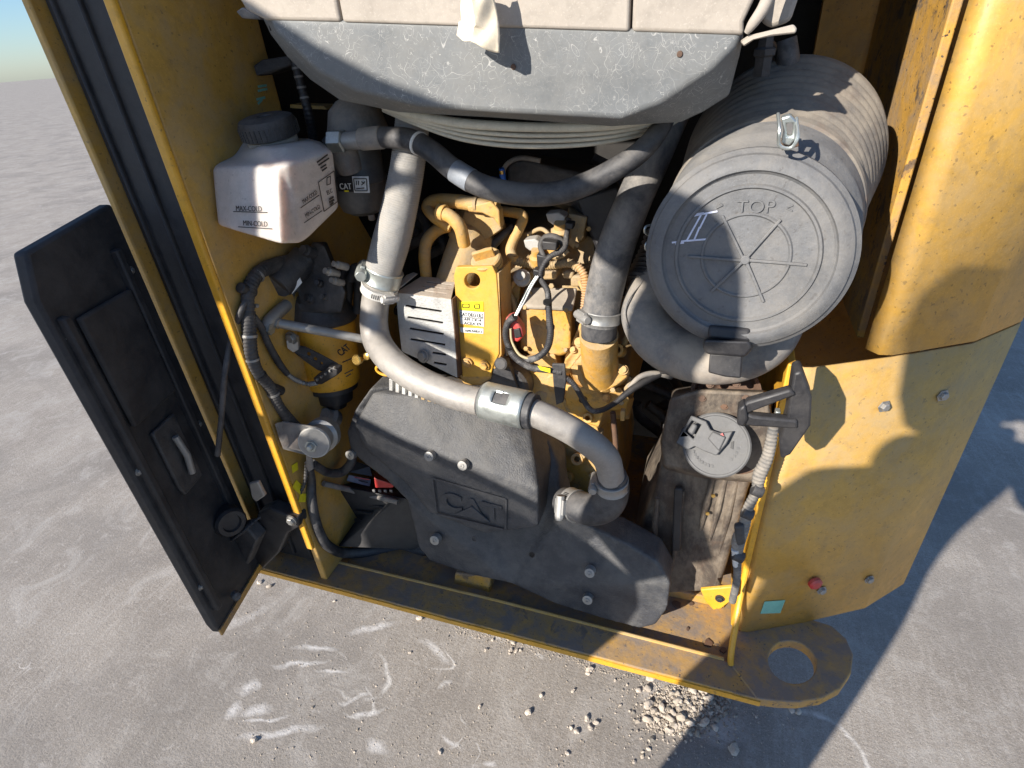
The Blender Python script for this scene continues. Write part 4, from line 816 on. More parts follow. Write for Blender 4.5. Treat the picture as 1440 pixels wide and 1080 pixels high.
for i in range(5):
    a = i*1.25+.3; bolt(1018+32*math.cos(a), 554+17*math.sin(a), .735, 4, RUST, tk, ax=(0, -.75, .66))
MB().lathe(W(1046, 628, .735), (.25, -.75, .55), [(-.05, .042), (-.014, .043)], 36).build('filler_neck', RUST, tk)
fc = thing('filler_cap', 'round grey locking filler cap with a lever flap on the dirty tank', 'filler cap', tuple(W(1007, 626, .69)))
FC, FN = W(1007, 626, .700), Vector((-.10, -.83, .54)).normalized(); KF = m_per_px(FC)
CAPM = mat('grey_cap_plastic', (.085, .085, .088), .5, dust=.4, dustcol=(.17, .165, .155), bump=.2)
MB().lathe(FC, FN, [(-.014, 44*KF), (-.012, 46*KF), (-.001, 46*KF), (.001, 44*KF), (.001, 42*KF), (.0, 41*KF), (.0, 8*KF)], 64).build('cap_disc', CAPM, fc, ang=30)
def onf(px, py, o=0): return PLN(px, py, FC, FN)+FN*o
lever = [(952, 622), (973, 584), (994, 592), (1000, 604), (1012, 608), (1031, 606), (1022, 624), (1008, 640), (992, 634), (978, 627), (968, 632)]
fl_ = MB().prism([onf(x, y, .012) for x, y in lever], FN*-.006, holes=[[onf(x, y, .012) for x, y in ((964, 606), (974, 591), (987, 597), (976, 617))]]).build('lever_flap', CAPM, fc, bevel=.0015)
MB().prism([onf(x, y, .020) for x, y in ((968, 606), (976, 594), (983, 598), (976, 612))], FN*-.014).build('lever_knob', CAPM, fl_, bevel=.003, seg=3)
MB().prism([onf(x, y, .015) for x, y in ((996, 616), (1003, 606), (1022, 614), (1012, 634))], FN*-.006).build('key_cover', CAPM, fl_, bevel=.002)
MB().prism([onf(x, y, .003) for x, y in ((950, 623), (960, 600), (970, 604), (962, 630))], FN*-.02).build('hinge_block', BLK, fl_, bevel=.002)
text('DIESEL', (975, 642), (1003, 655), 7, CAPM, fc, (FC, FN), lift=.001, ext=.0012, name='embossed_lettering') if 0 else None
em = MB()
for a in range(8):
    an = R(100+a*9); c_ = (1007+33*math.cos(an), 626+30*math.sin(an)); q = onf(c_[0], c_[1], .0005); em.box(q, (.003, .0012+.0015*(a % 2), .0045), Matrix((Vector((1, 0, 0)), FN, Vector((1, 0, 0)).cross(FN))).transposed())
for a in range(4):
    an = R(10+a*12); q = onf(1007+31*math.cos(an), 626+28*math.sin(an), .0005); em.box(q, (.0035, .001, .004), Matrix((Vector((1, 0, 0)), FN, Vector((1, 0, 0)).cross(FN))).transposed())
em.build('embossed_mark', CAPM, fc)['kind'] = 'stuff'
decal('red_dot', [(1013, 611), (1016, 609), (1018, 613)], RED, fl_, (FC+FN*.0155, FN), lift=.0004); decal('lock_mark', [(1028, 622), (1032, 620), (1031, 632), (1027, 630)], LBLK, fc, (FC, FN), lift=.001)
# black latch bracket at the right edge
lb = thing('door_catch', 'black forked steel catch bolted to the right frame beside the filler cap', 'latch', tuple(W(1100, 590, .62)))
MB().prism(poly([(1116, 525), (1128, 522), (1142, 560), (1140, 600), (1112, 640), (1098, 646), (1096, 622), (1106, 590)], .625), (0, .03, 0)).build('catch_plate', BLK, lb, bevel=.003)
MB().prism(poly([(1042, 574), (1050, 566), (1112, 548), (1120, 556), (1052, 582), (1046, 590)], .62), (0, .014, 0)).build('upper_arm', BLK, lb, bevel=.003)
MB().prism(poly([(1036, 588), (1046, 580), (1060, 586), (1122, 592), (1122, 604), (1056, 600), (1038, 598)], .62), (0, .014, 0)).build('lower_arm', BLK, lb, bevel=.003)
MB().prism(poly([(1036, 598), (1038, 576), (1048, 570), (1052, 590), (1046, 602)], .615), (0, .02, 0)).build('fork_end', BLK, lb, bevel=.003)
MB().box(W(1093, 582, .64), (.006, .01, .012)).build('spacer', ZINC, lb, bevel=.001)

# ================================================================== big black belt cover
bc = thing('belt_cover', 'large black moulded belt cover with embossed logo across the lower bay', 'belt cover', (-.3, .66, .5))
o1 = [(520, 547, .74), (548, 545, .76), (585, 553, .80), (640, 570, .81), (700, 583, .81), (745, 598, .81), (772, 622, .80), (786, 655, .78), (788, 692, .75), (796, 722, .72), (836, 744, .71), (882, 765, .70), (925, 790, .69), (943, 822, .68), (938, 858, .675), (922, 880, .675), (900, 885, .675), (850, 872, .68), (780, 850, .68), (720, 822, .68), (660, 808, .69), (604, 790, .695), (588, 770, .70), (580, 735, .705), (572, 705, .71), (545, 678, .715), (510, 652, .72), (492, 635, .725), (487, 608, .73), (498, 578, .735)]
MB().loft([W(*p) for p in o1], [W(p[0], p[1], p[2])+Vector((0, .06, -.0)) for p in o1]).build('cover_shell', COVER, bc, remesh=.0026, relax=26)
def slab(rows, back):
    V = [W(*p) for r in rows for p in r]; nr, nc = len(rows), len(rows[0]); V += [v+Vector(back) for v in V]; N_ = nr*nc; f = []
    for a in range(nr-1):
        for b in range(nc-1):
            k = a*nc+b; f += [(k, k+1, k+nc+1, k+nc), (N_+k, N_+k+nc, N_+k+nc+1, N_+k+1)]
    rim = [b for b in range(nc)]+[a*nc+nc-1 for a in range(1, nr)]+[(nr-1)*nc+b for b in range(nc-2, -1, -1)]+[a*nc for a in range(nr-2, 0, -1)]
    for q in range(len(rim)): a, b = rim[q], rim[(q+1) % len(rim)]; f.append((a, b, b+N_, a+N_))
    return MB().add(V, f)
slab([[(524, 552, .745), (585, 556, .752), (640, 570, .758), (700, 588, .762), (745, 608, .765)],
      [(497, 598, .718), (570, 622, .707), (630, 644, .701), (690, 664, .696), (757, 690, .692)],
      [(510, 630, .713), (572, 682, .701), (603, 722, .692), (680, 751, .684), (757, 742, .683)]], (0, .09, 0)).build('raised_face', COVER, bc, remesh=.003, relax=18)
for (px, py, Y_) in ((603, 642, .692), (650, 655, .688), (611, 760, .682), (829, 806, .672), (826, 844, .668), (492, 640, .718)):
    c_ = W(px, py, Y_); kk = m_per_px(c_); w1 = MB().lathe(c_, (0, -.94, .3), [(-.012, 7.5*kk), (.0006, 7*kk), (.0012, 5*kk)], 28).build('cover_bolt', STEEL, bc, ang=30)
    MB().lathe(c_, (0, -.94, .3), [(0, 3.6*kk), (.002, 3.6*kk), (.0025, 3*kk), (.0025, 1.8*kk), (.001, 1.8*kk)], 6).build('bolt_head', STEEL, w1, ang=25)
for px, py in ((748, 780), (667, 758)): MB().lathe(W(px, py, .682), (0, -1, .2), [(0, .006), (.001, .006), (.001, .004), (-.0, .004)], 20).build('moulded_hole', LBLK if px == 748 else COVER, bc)
LGP = plane3((612, 668, .6965), (712, 690, .6905), (640, 735, .685))
strokes('embossed_frame', [((608, 672), (712, 702)), ((712, 702), (711, 745)), ((711, 745), (614, 722)), ((614, 722), (608, 672))], 3, COVER, bc, LGP, lift=.0003, th=.0012)
text('CAT', (622, 714), (706, 736), 30, COVER, bc, LGP, lift=-.001, ext=.0016, bold=.03, name='embossed_logo')
MB().prism([PLN(x, y, *LGP)+LGP[1]*-.0005 for x, y in ((640, 722), (664, 711), (690, 733))], LGP[1]*.0038).build('embossed_triangle', COVER, bc, bevel=.0008)

# ================================================================== yellow filter, priming pump, pipes at the left
yf = thing('oil_filter', 'yellow cartridge filter with black logo under a black filter head', 'filter', tuple(W(465, 550, .79)))
c0, c1 = W(468, 540, .79), W(452, 452, .81); axy = (c1-c0).normalized(); Ly = (c1-c0).length; ky = m_per_px(c0)
MB().lathe(c0, axy, [(0, 30*ky), (.003, 36*ky), (.008, 38*ky), (.02, 39*ky), (Ly*.9, 43*ky), (Ly, 43*ky), (Ly+.003, 40*ky)], 56).build('canister', YELC, yf)
MB().lathe(c0, -axy, [(-.002, 34*ky), (.008, 34*ky), (.012, 26*ky), (.035, 24*ky), (.04, 16*ky), (.05, 14*ky)], 36).build('lower_bowl', BLK, yf)
MB().lathe(c1, axy, [(0, 44*ky), (.004, 47*ky), (.012, 47*ky), (.02, 44*ky), (.045, 38*ky), (.06, 32*ky)], 48).build('filter_head', BLKD, yf, ang=35)
YP = (c0.lerp(c1, .5)+Vector((.25, -1, .2)).normalized()*40*ky, Vector((.35, -1, .15)))
text('CAT', (480, 501), (494, 490), 10, LBLK, yf, YP, lift=.0012, bold=.02)
strokes('print_line', [((482, 509), (496, 503)), ((485, 525), (497, 519)), ((487, 529), (494, 525))], 1.6, LBLK, yf, YP, lift=.002)
MB().prism(poly([(362, 466), (380, 470), (440, 476), (470, 470), (486, 462), (486, 480), (440, 488), (380, 482), (360, 478)], .80), (0, .02, 0)).build('mount_plate', BLKD, yf, bevel=.003)
pm = thing('priming_pump', 'stubby black cylinder pump with a white label above the yellow filter', 'pump', tuple(W(400, 398, .78)))
seg((392, 402, .735), (430, 362, .79), 19, 20, 40).build('pump_barrel', BLKD, pm, bevel=.002, ang=40)
seg((391, 403, .734), (393, 401, .7365), 17, 17, 40).build('end_cap', RUBD, pm)
MB().loft([W(*p) for p in ((440, 340, .79), (456, 345, .78), (470, 380, .78), (486, 410, .77), (480, 440, .77), (420, 440, .77), (408, 420, .77), (420, 380, .78))], [W(*p) for p in ((440, 340, .86), (460, 340, .86), (476, 380, .86), (490, 410, .86), (484, 440, .86), (424, 440, .86), (412, 420, .86), (424, 370, .86))]).build('pump_housing', BLKD, pm, remesh=.003, relax=6)
MB().prism([W(409, 407, .738), W(422, 390, .748), W(425, 397, .748), (W(411, 413, .738))], (.001, -.002, 0)).build('white_label', WHITE, pm)
for (px, py, rr_, m_) in ((462, 382, 7, STEEL), (470, 395, 6, ELBW), (448, 398, 6, BLK), (436, 420, 8, BLKD), (456, 418, 6, BLKD), (430, 352, 9, BLKD), (474, 372, 6, ELBW)):
    MB().lathe(W(px, py, .765), (random.uniform(-.4, .4), -.8, .5), [(-.02, rr_*.0011), (0, rr_*.0011), (.002, rr_*.0008), (.008, rr_*.0008)], 14).build('fitting', m_, pm)
tube('feed_hose', [(440, 378, .79, 6), (415, 368, .775, 7), (385, 376, .76, 8), (362, 386, .755, 8), (350, 400, .75, 8)], BLKD, pm)
for x in (478, 492): tube('riser_hose', [(x, 395, .84, 6), (x+8, 375, .85, 6), (x+12, 400, .85, 6), (x+10, 440, .84, 6)], BLKD, pm)
br = thing('brake_pipe', 'grey metal pipe with end fitting running from the wall past the yellow filter', 'pipe', tuple(W(380, 455, .76)))
seg((384, 453, .745), (512, 477, .76), 7, 6, 20).build('pipe', STEEL, br)
tube('end_elbow', [(374, 462, .75, 8), (380, 450, .75, 9), (396, 435, .755, 9), (404, 428, .76, 8)], STEEL, br)
MB().lathe(W(384, 453, .742), (1, .1, -.2), [(0, .0095), (.012, .0095), (.013, .007)], 6).build('fitting_nut', STEEL, br, ang=25)
MB().lathe(W(376, 461, .745), (1, .1, -.2), [(0, .011), (.009, .011)], 6).build('fitting_nut', ZINC, br, ang=25)
# perforated bracket with connector
pb = thing('connector_bracket', 'blue grey perforated bracket holding a wire connector before the yellow filter', 'bracket', tuple(W(440, 500, .74)))
MB().prism(poly([(416, 486), (428, 488), (452, 500), (474, 512), (468, 528), (446, 520), (426, 506), (414, 496)], .728), (0, .003, 0), holes=[poly(arc_pts((434, 498), 3, 10), .728), poly(arc_pts((443, 505), 3, 10), .728), poly(arc_pts((452, 511), 2.2, 10), .728)]).build('bracket_plate', BLKD, pb)
MB().prism(poly([(402, 480), (410, 470), (418, 474), (420, 492), (412, 496), (404, 490)], .722), (0, .006, 0)).build('bracket_foot', STEEL, pb, bevel=.001)
bolt(410, 475, .718, 7, STEEL, pb)
MB().prism(poly([(440, 532), (462, 516), (474, 520), (474, 528), (452, 541), (444, 541)], .712), (0, .018, 0)).build('connector', BLK, pb, bevel=.002)
for q in range(5): MB().box(W(446+q*6, 534-q*4.2, .710), (.003, .004, .004)).build('connector_pin', STEEL, pb)
tube('twisted_wire', [(446, 538, .715, 3), (434, 540, .72, 3), (422, 537, .725, 3), (412, 532, .73, 3), (404, 526, .735, 3)], STEEL, pb, n=8, corr=.3, period=.006)
tube('conduit', [(404, 526, .735, 4), (392, 510, .74, 5), (378, 485, .74, 5), (368, 462, .74, 5), (355, 445, .735, 6)], BLKD, pb, n=12, corr=.05, period=.004)
# wiring loom down the left wall
lm = tube('wiring_loom', [(440, 365, .78, 7), (400, 366, .765, 7), (368, 380, .75, 9), (352, 402, .735, 10), (348, 425, .725, 9), (350, 460, .715, 10), (353, 495, .705, 9), (362, 522, .70, 8), (380, 545, .695, 8), (392, 570, .69, 7), (408, 592, .685, 8), (424, 608, .685, 7)], BLKD, n=14, sub=10, corr=.05, period=.006)
tag(lm, 'thick black taped wiring loom hanging down the yellow left wall', 'wiring')
P_, r_ = pth([(368, 380, .75, 9), (352, 402, .735, 10), (348, 425, .725, 9), (350, 460, .715, 10), (353, 495, .705, 9), (362, 522, .70, 8), (380, 545, .695, 8), (392, 570, .69, 7)], 10)
for i in (3, 14, 24, 33, 43, 52, 63): MB().tube(P_[i:i+2], [r_[i]*1.12]*2, 12).build('cable_tie', STEEL if i % 2 else BLK, lm)
for (px, py) in ((347, 408), (386, 546)):
    MB().tube([W(px-10, py-4, .69 if py > 500 else .725), W(px+10, py+4, .685 if py > 500 else .72)], .009, 12).build('loom_clip', BLK, lm, bevel=.002)
tag(tube('door_cable', [(350, 415, .72, 4), (338, 440, .68, 4.5), (325, 480, .63, 4.5), (316, 530, .60, 4.5), (312, 580, .58, 4), (306, 640, .56, 4)], RUB, n=12), 'thin black cable running from the left loom down to the open door', 'cable')
tube('wall_screw', [(358, 430, .74, 3), (362, 430, .735, 3)], STEEL, body)

# ================================================================== battery switch, cables and battery
bs = thing('battery_switch', 'round silver battery disconnect switch on a grey bracket plate', 'switch', tuple(W(445, 620, .72)))
MB().prism(poly([(386, 596), (398, 594), (436, 600), (446, 606), (444, 636), (430, 640), (398, 632), (392, 616)], .655), (0, .004, 0)).build('bracket_plate', ELBW, bs, bevel=.001)
SC, SN = W(441, 623, .645), Vector((.25, -.9, .25)).normalized(); ks = m_per_px(SC)
MB().lathe(SC, -SN, [(-.001, 21*ks), (.003, 23.5*ks), (.006, 23.5*ks), (.008, 20*ks), (.03, 20*ks), (.034, 25*ks), (.05, 25*ks), (.06, 18*ks)], 48).build('switch_body', STEEL, bs, ang=30)
MB().lathe(SC, SN, [(-.003, 22.5*ks), (.0005, 22.5*ks), (.001, 21*ks), (.0, 12*ks)], 48).build('switch_face', mat('pale_grey_face', (.42, .42, .40), .5, dust=.3), bs)
MB().lathe(W(438, 627, .643), SN, [(0, 9*ks), (.004, 9*ks), (.004, 6*ks), (.012, 5*ks), (.014, 3*ks)], 6).build('terminal_nut', ZINC, bs)
MB().lathe(W(466, 604, .70), SN, [(-.01, .013), (.01, .013), (.012, .009)], 28).build('rear_terminal', ELBW, bs)
MB().lathe(W(461, 586, .76), (0, -.6, .8), [(-.02, .022), (.0, .024), (.004, .016), (.014, .014)], 28).build('relay', ELBW, bs)
MB().prism(poly([(430, 632), (436, 634), (440, 660), (434, 664), (430, 656)], .640), (0, .004, 0)).build('cable_lug', ELBW, bs, bevel=.001)
bcab = tube('battery_cable', [(435, 655, .65, 5), (438, 675, .67, 6), (438, 700, .70, 7), (442, 725, .70, 7), (450, 750, .71, 7), (462, 768, .73, 7), (490, 778, .76, 7), (560, 772, .76, 7), (600, 775, .76, 7)], RUB, n=14); tag(bcab, 'thick black battery cable dropping from the silver switch into the tray', 'cable')
tag(tube('loop_cable', [(440, 652, .655, 6), (460, 664, .69, 6), (480, 664, .735, 6.5), (494, 650, .74, 6.5), (496, 636, .75, 6)], RUB, n=14), 'black cable looping from the switch to the belt cover edge', 'cable')
tag(tube('thin_wires', [(432, 650, .645, 3), (428, 680, .64, 2.5), (416, 700, .63, 2.5), (395, 715, .63, 2), (365, 728, .60, 2), (345, 745, .57, 2), (325, 760, .56, 2)], BLKD, n=8, corr=.2, period=.008), 'thin twisted wires from the switch across to the open door', 'wire')
ba = thing('battery', 'black battery with red terminal cover half hidden behind the belt cover', 'battery', tuple(W(520, 740, .78)))
MB().loft([W(*p) for p in ((480, 684, .765), (560, 700, .765), (592, 704, .765), (596, 775, .765), (480, 768, .765), (460, 750, .765))], [W(*p) for p in ((462, 660, .87), (560, 672, .87), (592, 676, .87), (596, 740, .87), (480, 730, .87), (462, 720, .87))]).build('case', BLK, ba, bevel=.004)
for q in range(5): MB().prism(poly([(498, 706+q*12), (592, 722+q*11), (592, 725+q*11), (498, 709+q*12)], .762), (0, .004, 0)).build('case_ridge', BLK, ba, bevel=.001)
tube('hold_down_rod', [(455, 680, .76, 4), (505, 692, .755, 4), (560, 706, .755, 4)], ELBW, ba, n=10)
MB().loft([W(*p) for p in ((526, 672, .755), (556, 682, .755), (552, 686, .755), (528, 686, .755))], [W(*p) for p in ((526, 664, .80), (545, 670, .80), (552, 684, .80), (528, 684, .80))]).build('terminal_cover', RED, ba, bevel=.002)
for q in range(4): MB().box(W(526+q*8, 690, .752), (.007, .004, .007)).build('terminal_clamp', mat('grey_lead', (.25, .25, .25), .5, metal=.5), ba, bevel=.001)
MB().prism([W(491, 668, .79), W(522, 674, .79), W(520, 684, .775), W(488, 676, .775)], (0, -.001, .001)).build('battery_label', mat('blue_grey_label', (.28, .30, .36), .5), ba)
strokes('label_print', [((494, 673), (518, 678)), ((492, 676), (505, 679))], 1.5, LBLK, ba, Y=.772)
strokes('label_print', [((497, 670), (520, 674))], 1.5, RED, ba, Y=.772)
MB().prism([W(500, 648, .80), W(520, 656, .80), W(524, 670, .79), W(492, 664, .79)], (0, -.001, .001)).build('warning_label', mat('dark_label', (.05, .045, .045), .4), ba)

# ================================================================== wiring in front of the engine
wl = thing('engine_harness', 'black braided harness looping down in front of the engine to a red connector', 'wiring', tuple(W(750, 450, .80)))
WT = lambda nme, pts, m=BLKD, **k: tube(nme, pts, m, wl, **k)
SLV = mat('black_braided_sleeve', (.018, .018, .022), .5, dust=.25, dustcol=(.16, .15, .14), bump=.4, bscale=300, wear=.35, wearcol=(.35, .34, .33))
WT('braided_sleeve', [(800, 308, .90, 4.0), (797, 330, .88, 4.0), (792, 350, .86, 4.8), (775, 360, .85, 4.0), (765, 372, .845, 4.0), (760, 390, .84, 4.0), (770, 410, .83, 4.4), (772, 440, .82, 4.8), (774, 470, .81, 5.2), (768, 492, .805, 4.8), (752, 504, .80, 4.8), (734, 505, .80, 4.4), (718, 493, .80, 4.4), (711, 472, .80, 4.4), (714, 455, .80, 4.8), (724, 445, .80, 5.6)], SLV, n=12, corr=.035, period=.0035)
WT('braided_sleeve', [(712, 480, .80, 4.0), (722, 500, .795, 4.8), (745, 516, .79, 4.8), (775, 521, .785, 4.4), (790, 524, .785, 4.0)], SLV, n=12, corr=.035, period=.0035)
WT('braided_sleeve', [(795, 530, .79, 4.0), (808, 542, .79, 4.0), (820, 562, .79, 4.0), (832, 577, .79, 4.0), (848, 576, .80, 4.0), (866, 566, .82, 4.0)], SLV, n=12, corr=.035, period=.0035)
WT('bare_wire', [(757, 388, .832, 1.6), (748, 402, .828, 1.6), (738, 422, .815, 1.6), (726, 444, .80, 1.6)], WHITE, n=8)
WT('bare_wire', [(754, 388, .832, 1.4), (744, 404, .825, 1.4), (735, 422, .812, 1.4), (724, 444, .80, 1.4)], ZINC, n=8)
WT('bare_wire', [(744, 505, .798, 2), (730, 498, .798, 2), (720, 480, .80, 1.8), (718, 462, .80, 1.8)], mat('cream_wire', (.5, .42, .25), .5), n=8)
rc = MB().prism(poly([(710, 448), (720, 444), (733, 462), (736, 474), (728, 482), (716, 478), (712, 462)], .805), (0, .02, 0)).build('red_connector', RED, wl, bevel=.003)
MB().prism(poly([(722, 464), (730, 462), (733, 474), (724, 476)], .802), (0, .01, 0)).build('connector_lock', BLK, rc, bevel=.001)
for (px, py, w, h) in ((762, 368, 16, 20), (756, 386, 14, 14), (772, 346, 22, 14), (800, 318, 12, 10)):
    MB().prism(poly([(px-w/2, py-h/2), (px+w/2, py-h/3), (px+w/2.2, py+h/2), (px-w/2.4, py+h/2.5)], .845), (0, .018, 0)).build('connector', BLK, wl, bevel=.002)
WT('taped_loop', [(765, 362, .85, 4), (760, 345, .86, 4), (768, 334, .87, 5), (782, 334, .87, 5), (792, 344, .87, 5), (788, 356, .86, 4)], n=10)
WT('taped_loop', [(722, 318, .93, 5), (708, 330, .92, 6), (696, 342, .91, 6), (690, 352, .90, 5)], n=10)
for (px, py) in ((770, 425), (774, 460), (716, 488), (752, 516), (820, 562)):
    MB().lathe(W(px, py, .798 if py > 470 else .815), (.1, -.2, 1), [(-.002, .0075), (.002, .0075)], 12).build('cable_tie', LBLK, wl)
MB().prism(poly([(776, 512), (794, 513), (796, 536), (792, 566), (782, 570), (778, 540)], .783), (0, .006, 0)).build('clip_plate', BLKD, wl, bevel=.0015)
decal('tape_mark', [(756, 514), (774, 518), (774, 524), (760, 520)], LYEL, wl, Y=.776)
# dark round pump in front of the block under the bracket
wp = thing('tensioner', 'dark round pulley housing in the shadow under the yellow bracket', 'pulley', tuple(W(710, 540, .82)))
MB().lathe(W(712, 545, .83), (0, -1, .1), [(-.03, .045), (0, .045), (.006, .04), (.006, .02), (.012, .018), (.012, .006)], 40).build('pulley', BLKD, wp)
MB().loft([W(*p) for p in ((694, 516, .815), (712, 508, .815), (722, 530, .815), (735, 560, .815), (700, 560, .815), (690, 535, .815))], [W(*p) for p in ((694, 510, .85), (712, 502, .85), (730, 525, .85), (742, 565, .85), (700, 565, .85), (688, 535, .85))]).build('arm', BLKD, wp, remesh=.003, relax=5)
MB().lathe(W(704, 512, .80), (0, -.9, .4), [(-.02, .012), (0, .012), (.002, .009)], 24).build('idler_boss', BLKD, wp)
# clutter right of the block: cables and small pipes in the gap
gp = thing('side_cables', 'dark cables with pale clips in the gap right of the engine', 'wiring', tuple(W(900, 540, .9)))
tube('cable', [(866, 566, .82, 4), (888, 548, .84, 5), (910, 535, .86, 5), (935, 522, .88, 5)], BLK, gp, n=10)
tube('cable', [(884, 545, .85, 3), (900, 530, .86, 4), (920, 525, .87, 4), (945, 530, .88, 4)], ELBW, gp, n=10)
tube('cable', [(862, 580, .85, 4), (866, 640, .86, 4), (860, 700, .86, 5), (852, 752, .86, 5)], RUST, gp, n=10)
MB().box(W(876, 583, .84), (.008, .01, .022)).build('clip', CAST, gp, bevel=.001)
# right harness
rl = tube('frame_loom', [(1088, 600, .70, 7), (1080, 640, .695, 8), (1068, 668, .69, 9), (1064, 690, .685, 7), (1052, 715, .68, 7), (1046, 740, .675, 8), (1038, 762, .672, 9), (1037, 785, .67, 6), (1036, 815, .67, 5), (1030, 845, .68, 5)], mat('grey_taped_loom', (.10, .10, .10), .7, dust=.7, dustcol=(.34, .30, .25), bump=.5), n=14, corr=.06, period=.006)
tag(rl, 'dusty grey taped loom running down the right yellow frame', 'wiring')
for (px, py, Y_) in ((1064, 690, .685), (1050, 722, .68), (1037, 782, .67)):
    MB().tube([W(px-6, py-3, Y_-.004), W(px+8, py+3, Y_-.004)], .009, 12).build('cable_tie', BLKD, rl, bevel=.001)
MB().prism(poly([(1032, 742), (1046, 740), (1048, 766), (1036, 770)], .662), (0, .012, 0)).build('taped_splice', BLKD, rl, bevel=.003)
MB().tube([W(1034, 772, .666), W(1035, 795, .668)], [.006, .005], 14).build('white_sleeve', mat('white_tape', (.62, .62, .6), .6), rl)

# ================================================================== stones on the ground
def pebble_mesh(seed, flat=.6):
    rnd = random.Random(seed); bm = bmesh.new(); bmesh.ops.create_icosphere(bm, subdivisions=2, radius=1)
    off = Vector((rnd.random()*9, rnd.random()*9, rnd.random()*9))
    for v in bm.verts:
        k = 1+.55*noise.noise(v.co*1.1+off)+.2*noise.noise(v.co*2.8+off); v.co = Vector((v.co.x*k*1.15, v.co.y*k*.85, v.co.z*k*flat))
    me = bpy.data.meshes.new('pebble'); bm.to_mesh(me); bm.free(); me.materials.append(STONE); return me
PM = [pebble_mesh(i) for i in range(6)]
spots = [(590, 870, 4.5), (700, 893, 2.5), (693, 900, 2.5), (715, 898, 4), (722, 904, 4.5), (718, 915, 3.5), (726, 916, 3), (684, 914, 3), (717, 919, 2.5), (732, 915, 2.5), (773, 911, 3), (577, 918, 2.5), (829, 943, 5), (827, 948, 3.5), (743, 1002, 5), (761, 978, 3.5), (806, 972, 3.5), (825, 1012, 4.5), (838, 1017, 4), (830, 1024, 4.5), (803, 1024, 3), (811, 1029, 4.5), (798, 1060, 3.5), (675, 994, 3), (619, 1058, 3.5), (357, 1042, 5), (898, 971, 4), (1028, 1055, 5), (1113, 998, 6), (1122, 1002, 5), (912, 1054, 3), (892, 1072, 3), (865, 957, 2.5), (940, 1068, 2.5), (365, 820, 4), (378, 825, 4), (470, 846, 2)]
for i, (px, py, s) in enumerate(spots):
    g = G(px, py, 0); k = dep(g)/F; o = bpy.data.objects.new('pebble', PM[i % 6]); COL.objects.link(o)
    r_ = s*k*.9; o.scale = (r_, r_, r_); o.rotation_euler = (random.uniform(-.3, .3), random.uniform(-.3, .3), random.uniform(0, 6.28)); o.location = (g.x, g.y, r_*.42)
    tag(o, 'single pale pebble lying loose on the sunlit concrete', 'pebble', 'loose pebbles scattered over the concrete')
# crushed stone heap: thousands of chips, one mass
mb = MB(); rnd = random.Random(3); ico = PM
base = [([v.co.copy() for v in m_.vertices], [tuple(p.vertices) for p in m_.polygons]) for m_ in [pebble_mesh(20+i, .7) for i in range(5)]]
lowb = []
for i in range(5):
    bm = bmesh.new(); bmesh.ops.create_icosphere(bm, subdivisions=1, radius=1)
    for v in bm.verts: v.co *= 1+.5*noise.noise(v.co*1.3+Vector((i*3, 0, 0))); v.co.z *= .7
    lowb.append(([v.co.copy() for v in bm.verts], [tuple(v.index for v in f_.verts) for f_ in bm.faces])); bm.free()
def heap(px, py):
    return max(0, 1-(((px-965)/62)**2+((py-(995-.15*(px-965)))/38)**2))
cnt = 0; hv = []; hf = []
while cnt < 5200:
    px, py = rnd.gauss(966, 40), rnd.gauss(1000, 25)
    if px > 1105 or py > 1075: continue
    w_ = heap(px, py)
    if w_ <= 0 and rnd.random() > .12: continue
    g = G(px, py, 0); s = abs(rnd.gauss(0, 1))*.0016+.0009
    if rnd.random() < .03: s *= 2.4
    src = (base if s > .005 else lowb)[rnd.randrange(5)]; z = .011*w_*rnd.random()+s*.3; a = rnd.random()*6.28; ca, sa = math.cos(a), math.sin(a); k0 = len(hv)
    hv += [(g.x+(v.x*ca-v.y*sa)*s, g.y+(v.x*sa+v.y*ca)*s, z+v.z*s) for v in src[0]]; hf += [tuple(i+k0 for i in f_) for f_ in src[1]]; cnt += 1
for _ in range(3500):                        # grit along the machine's edge and over the slab
    px, py = (rnd.uniform(330, 1120), rnd.uniform(800, 1078)) if _ % 3 else (rnd.uniform(640, 960), 0)
    if _ % 3 == 0: py = 870+(px-640)*.265+rnd.gauss(6, 5)+8
    if py < 797+(px-360)*.263+6: continue
    g = G(px, py, 0); s = abs(rnd.gauss(0, 1))*.0009+.0004; src = lowb[rnd.randrange(5)]; k0 = len(hv)
    hv += [(g.x+v.x*s, g.y+v.y*s, s*.3+v.z*s) for v in src[0]]; hf += [tuple(i+k0 for i in f_) for f_ in src[1]]
hp = mesh('crushed_stone', hv, hf, STONE); hp['kind'] = 'stuff'
tag(hp, 'heap of pale crushed stone chips on the concrete by the sill', 'gravel')
SL = ['blue grey stone lying alone in the shadow below the heap', 'stone at the top right of the crushed stone heap', 'stone near the middle of the crushed stone heap', 'stone at the top of the crushed stone heap', 'stone just left of the top of the heap',
      'stone at the far left edge of the crushed stone heap', 'stone touching the yellow sill left of the heap', 'stone low on the shaded right side of the heap', 'flat stone in the shaded right half of the heap', 'stone in the sunlit left half of the heap', 'stone in front of the sill above the heap']
for (px, py, s) in ((1032, 1055, 9), (1022, 958, 7), (997, 985, 6), (983, 970, 7), (975, 975, 6), (912, 993, 8), (914, 955, 7), (1005, 1024, 6), (990, 1018, 8), (930, 998, 6), (948, 955, 7)):
    g = G(px, py, 0); k = dep(g)/F; o = bpy.data.objects.new('pebble', PM[int(px) % 6]); COL.objects.link(o)
    r_ = s*k*.8; o.scale = (r_, r_, r_); o.rotation_euler = (random.uniform(-.4, .4), 0, random.uniform(0, 6.28)); o.location = (g.x, g.y, r_*.4+.012*heap(px, py))
    tag(o, SL.pop(0), 'stone', 'larger stones in the crushed stone heap')

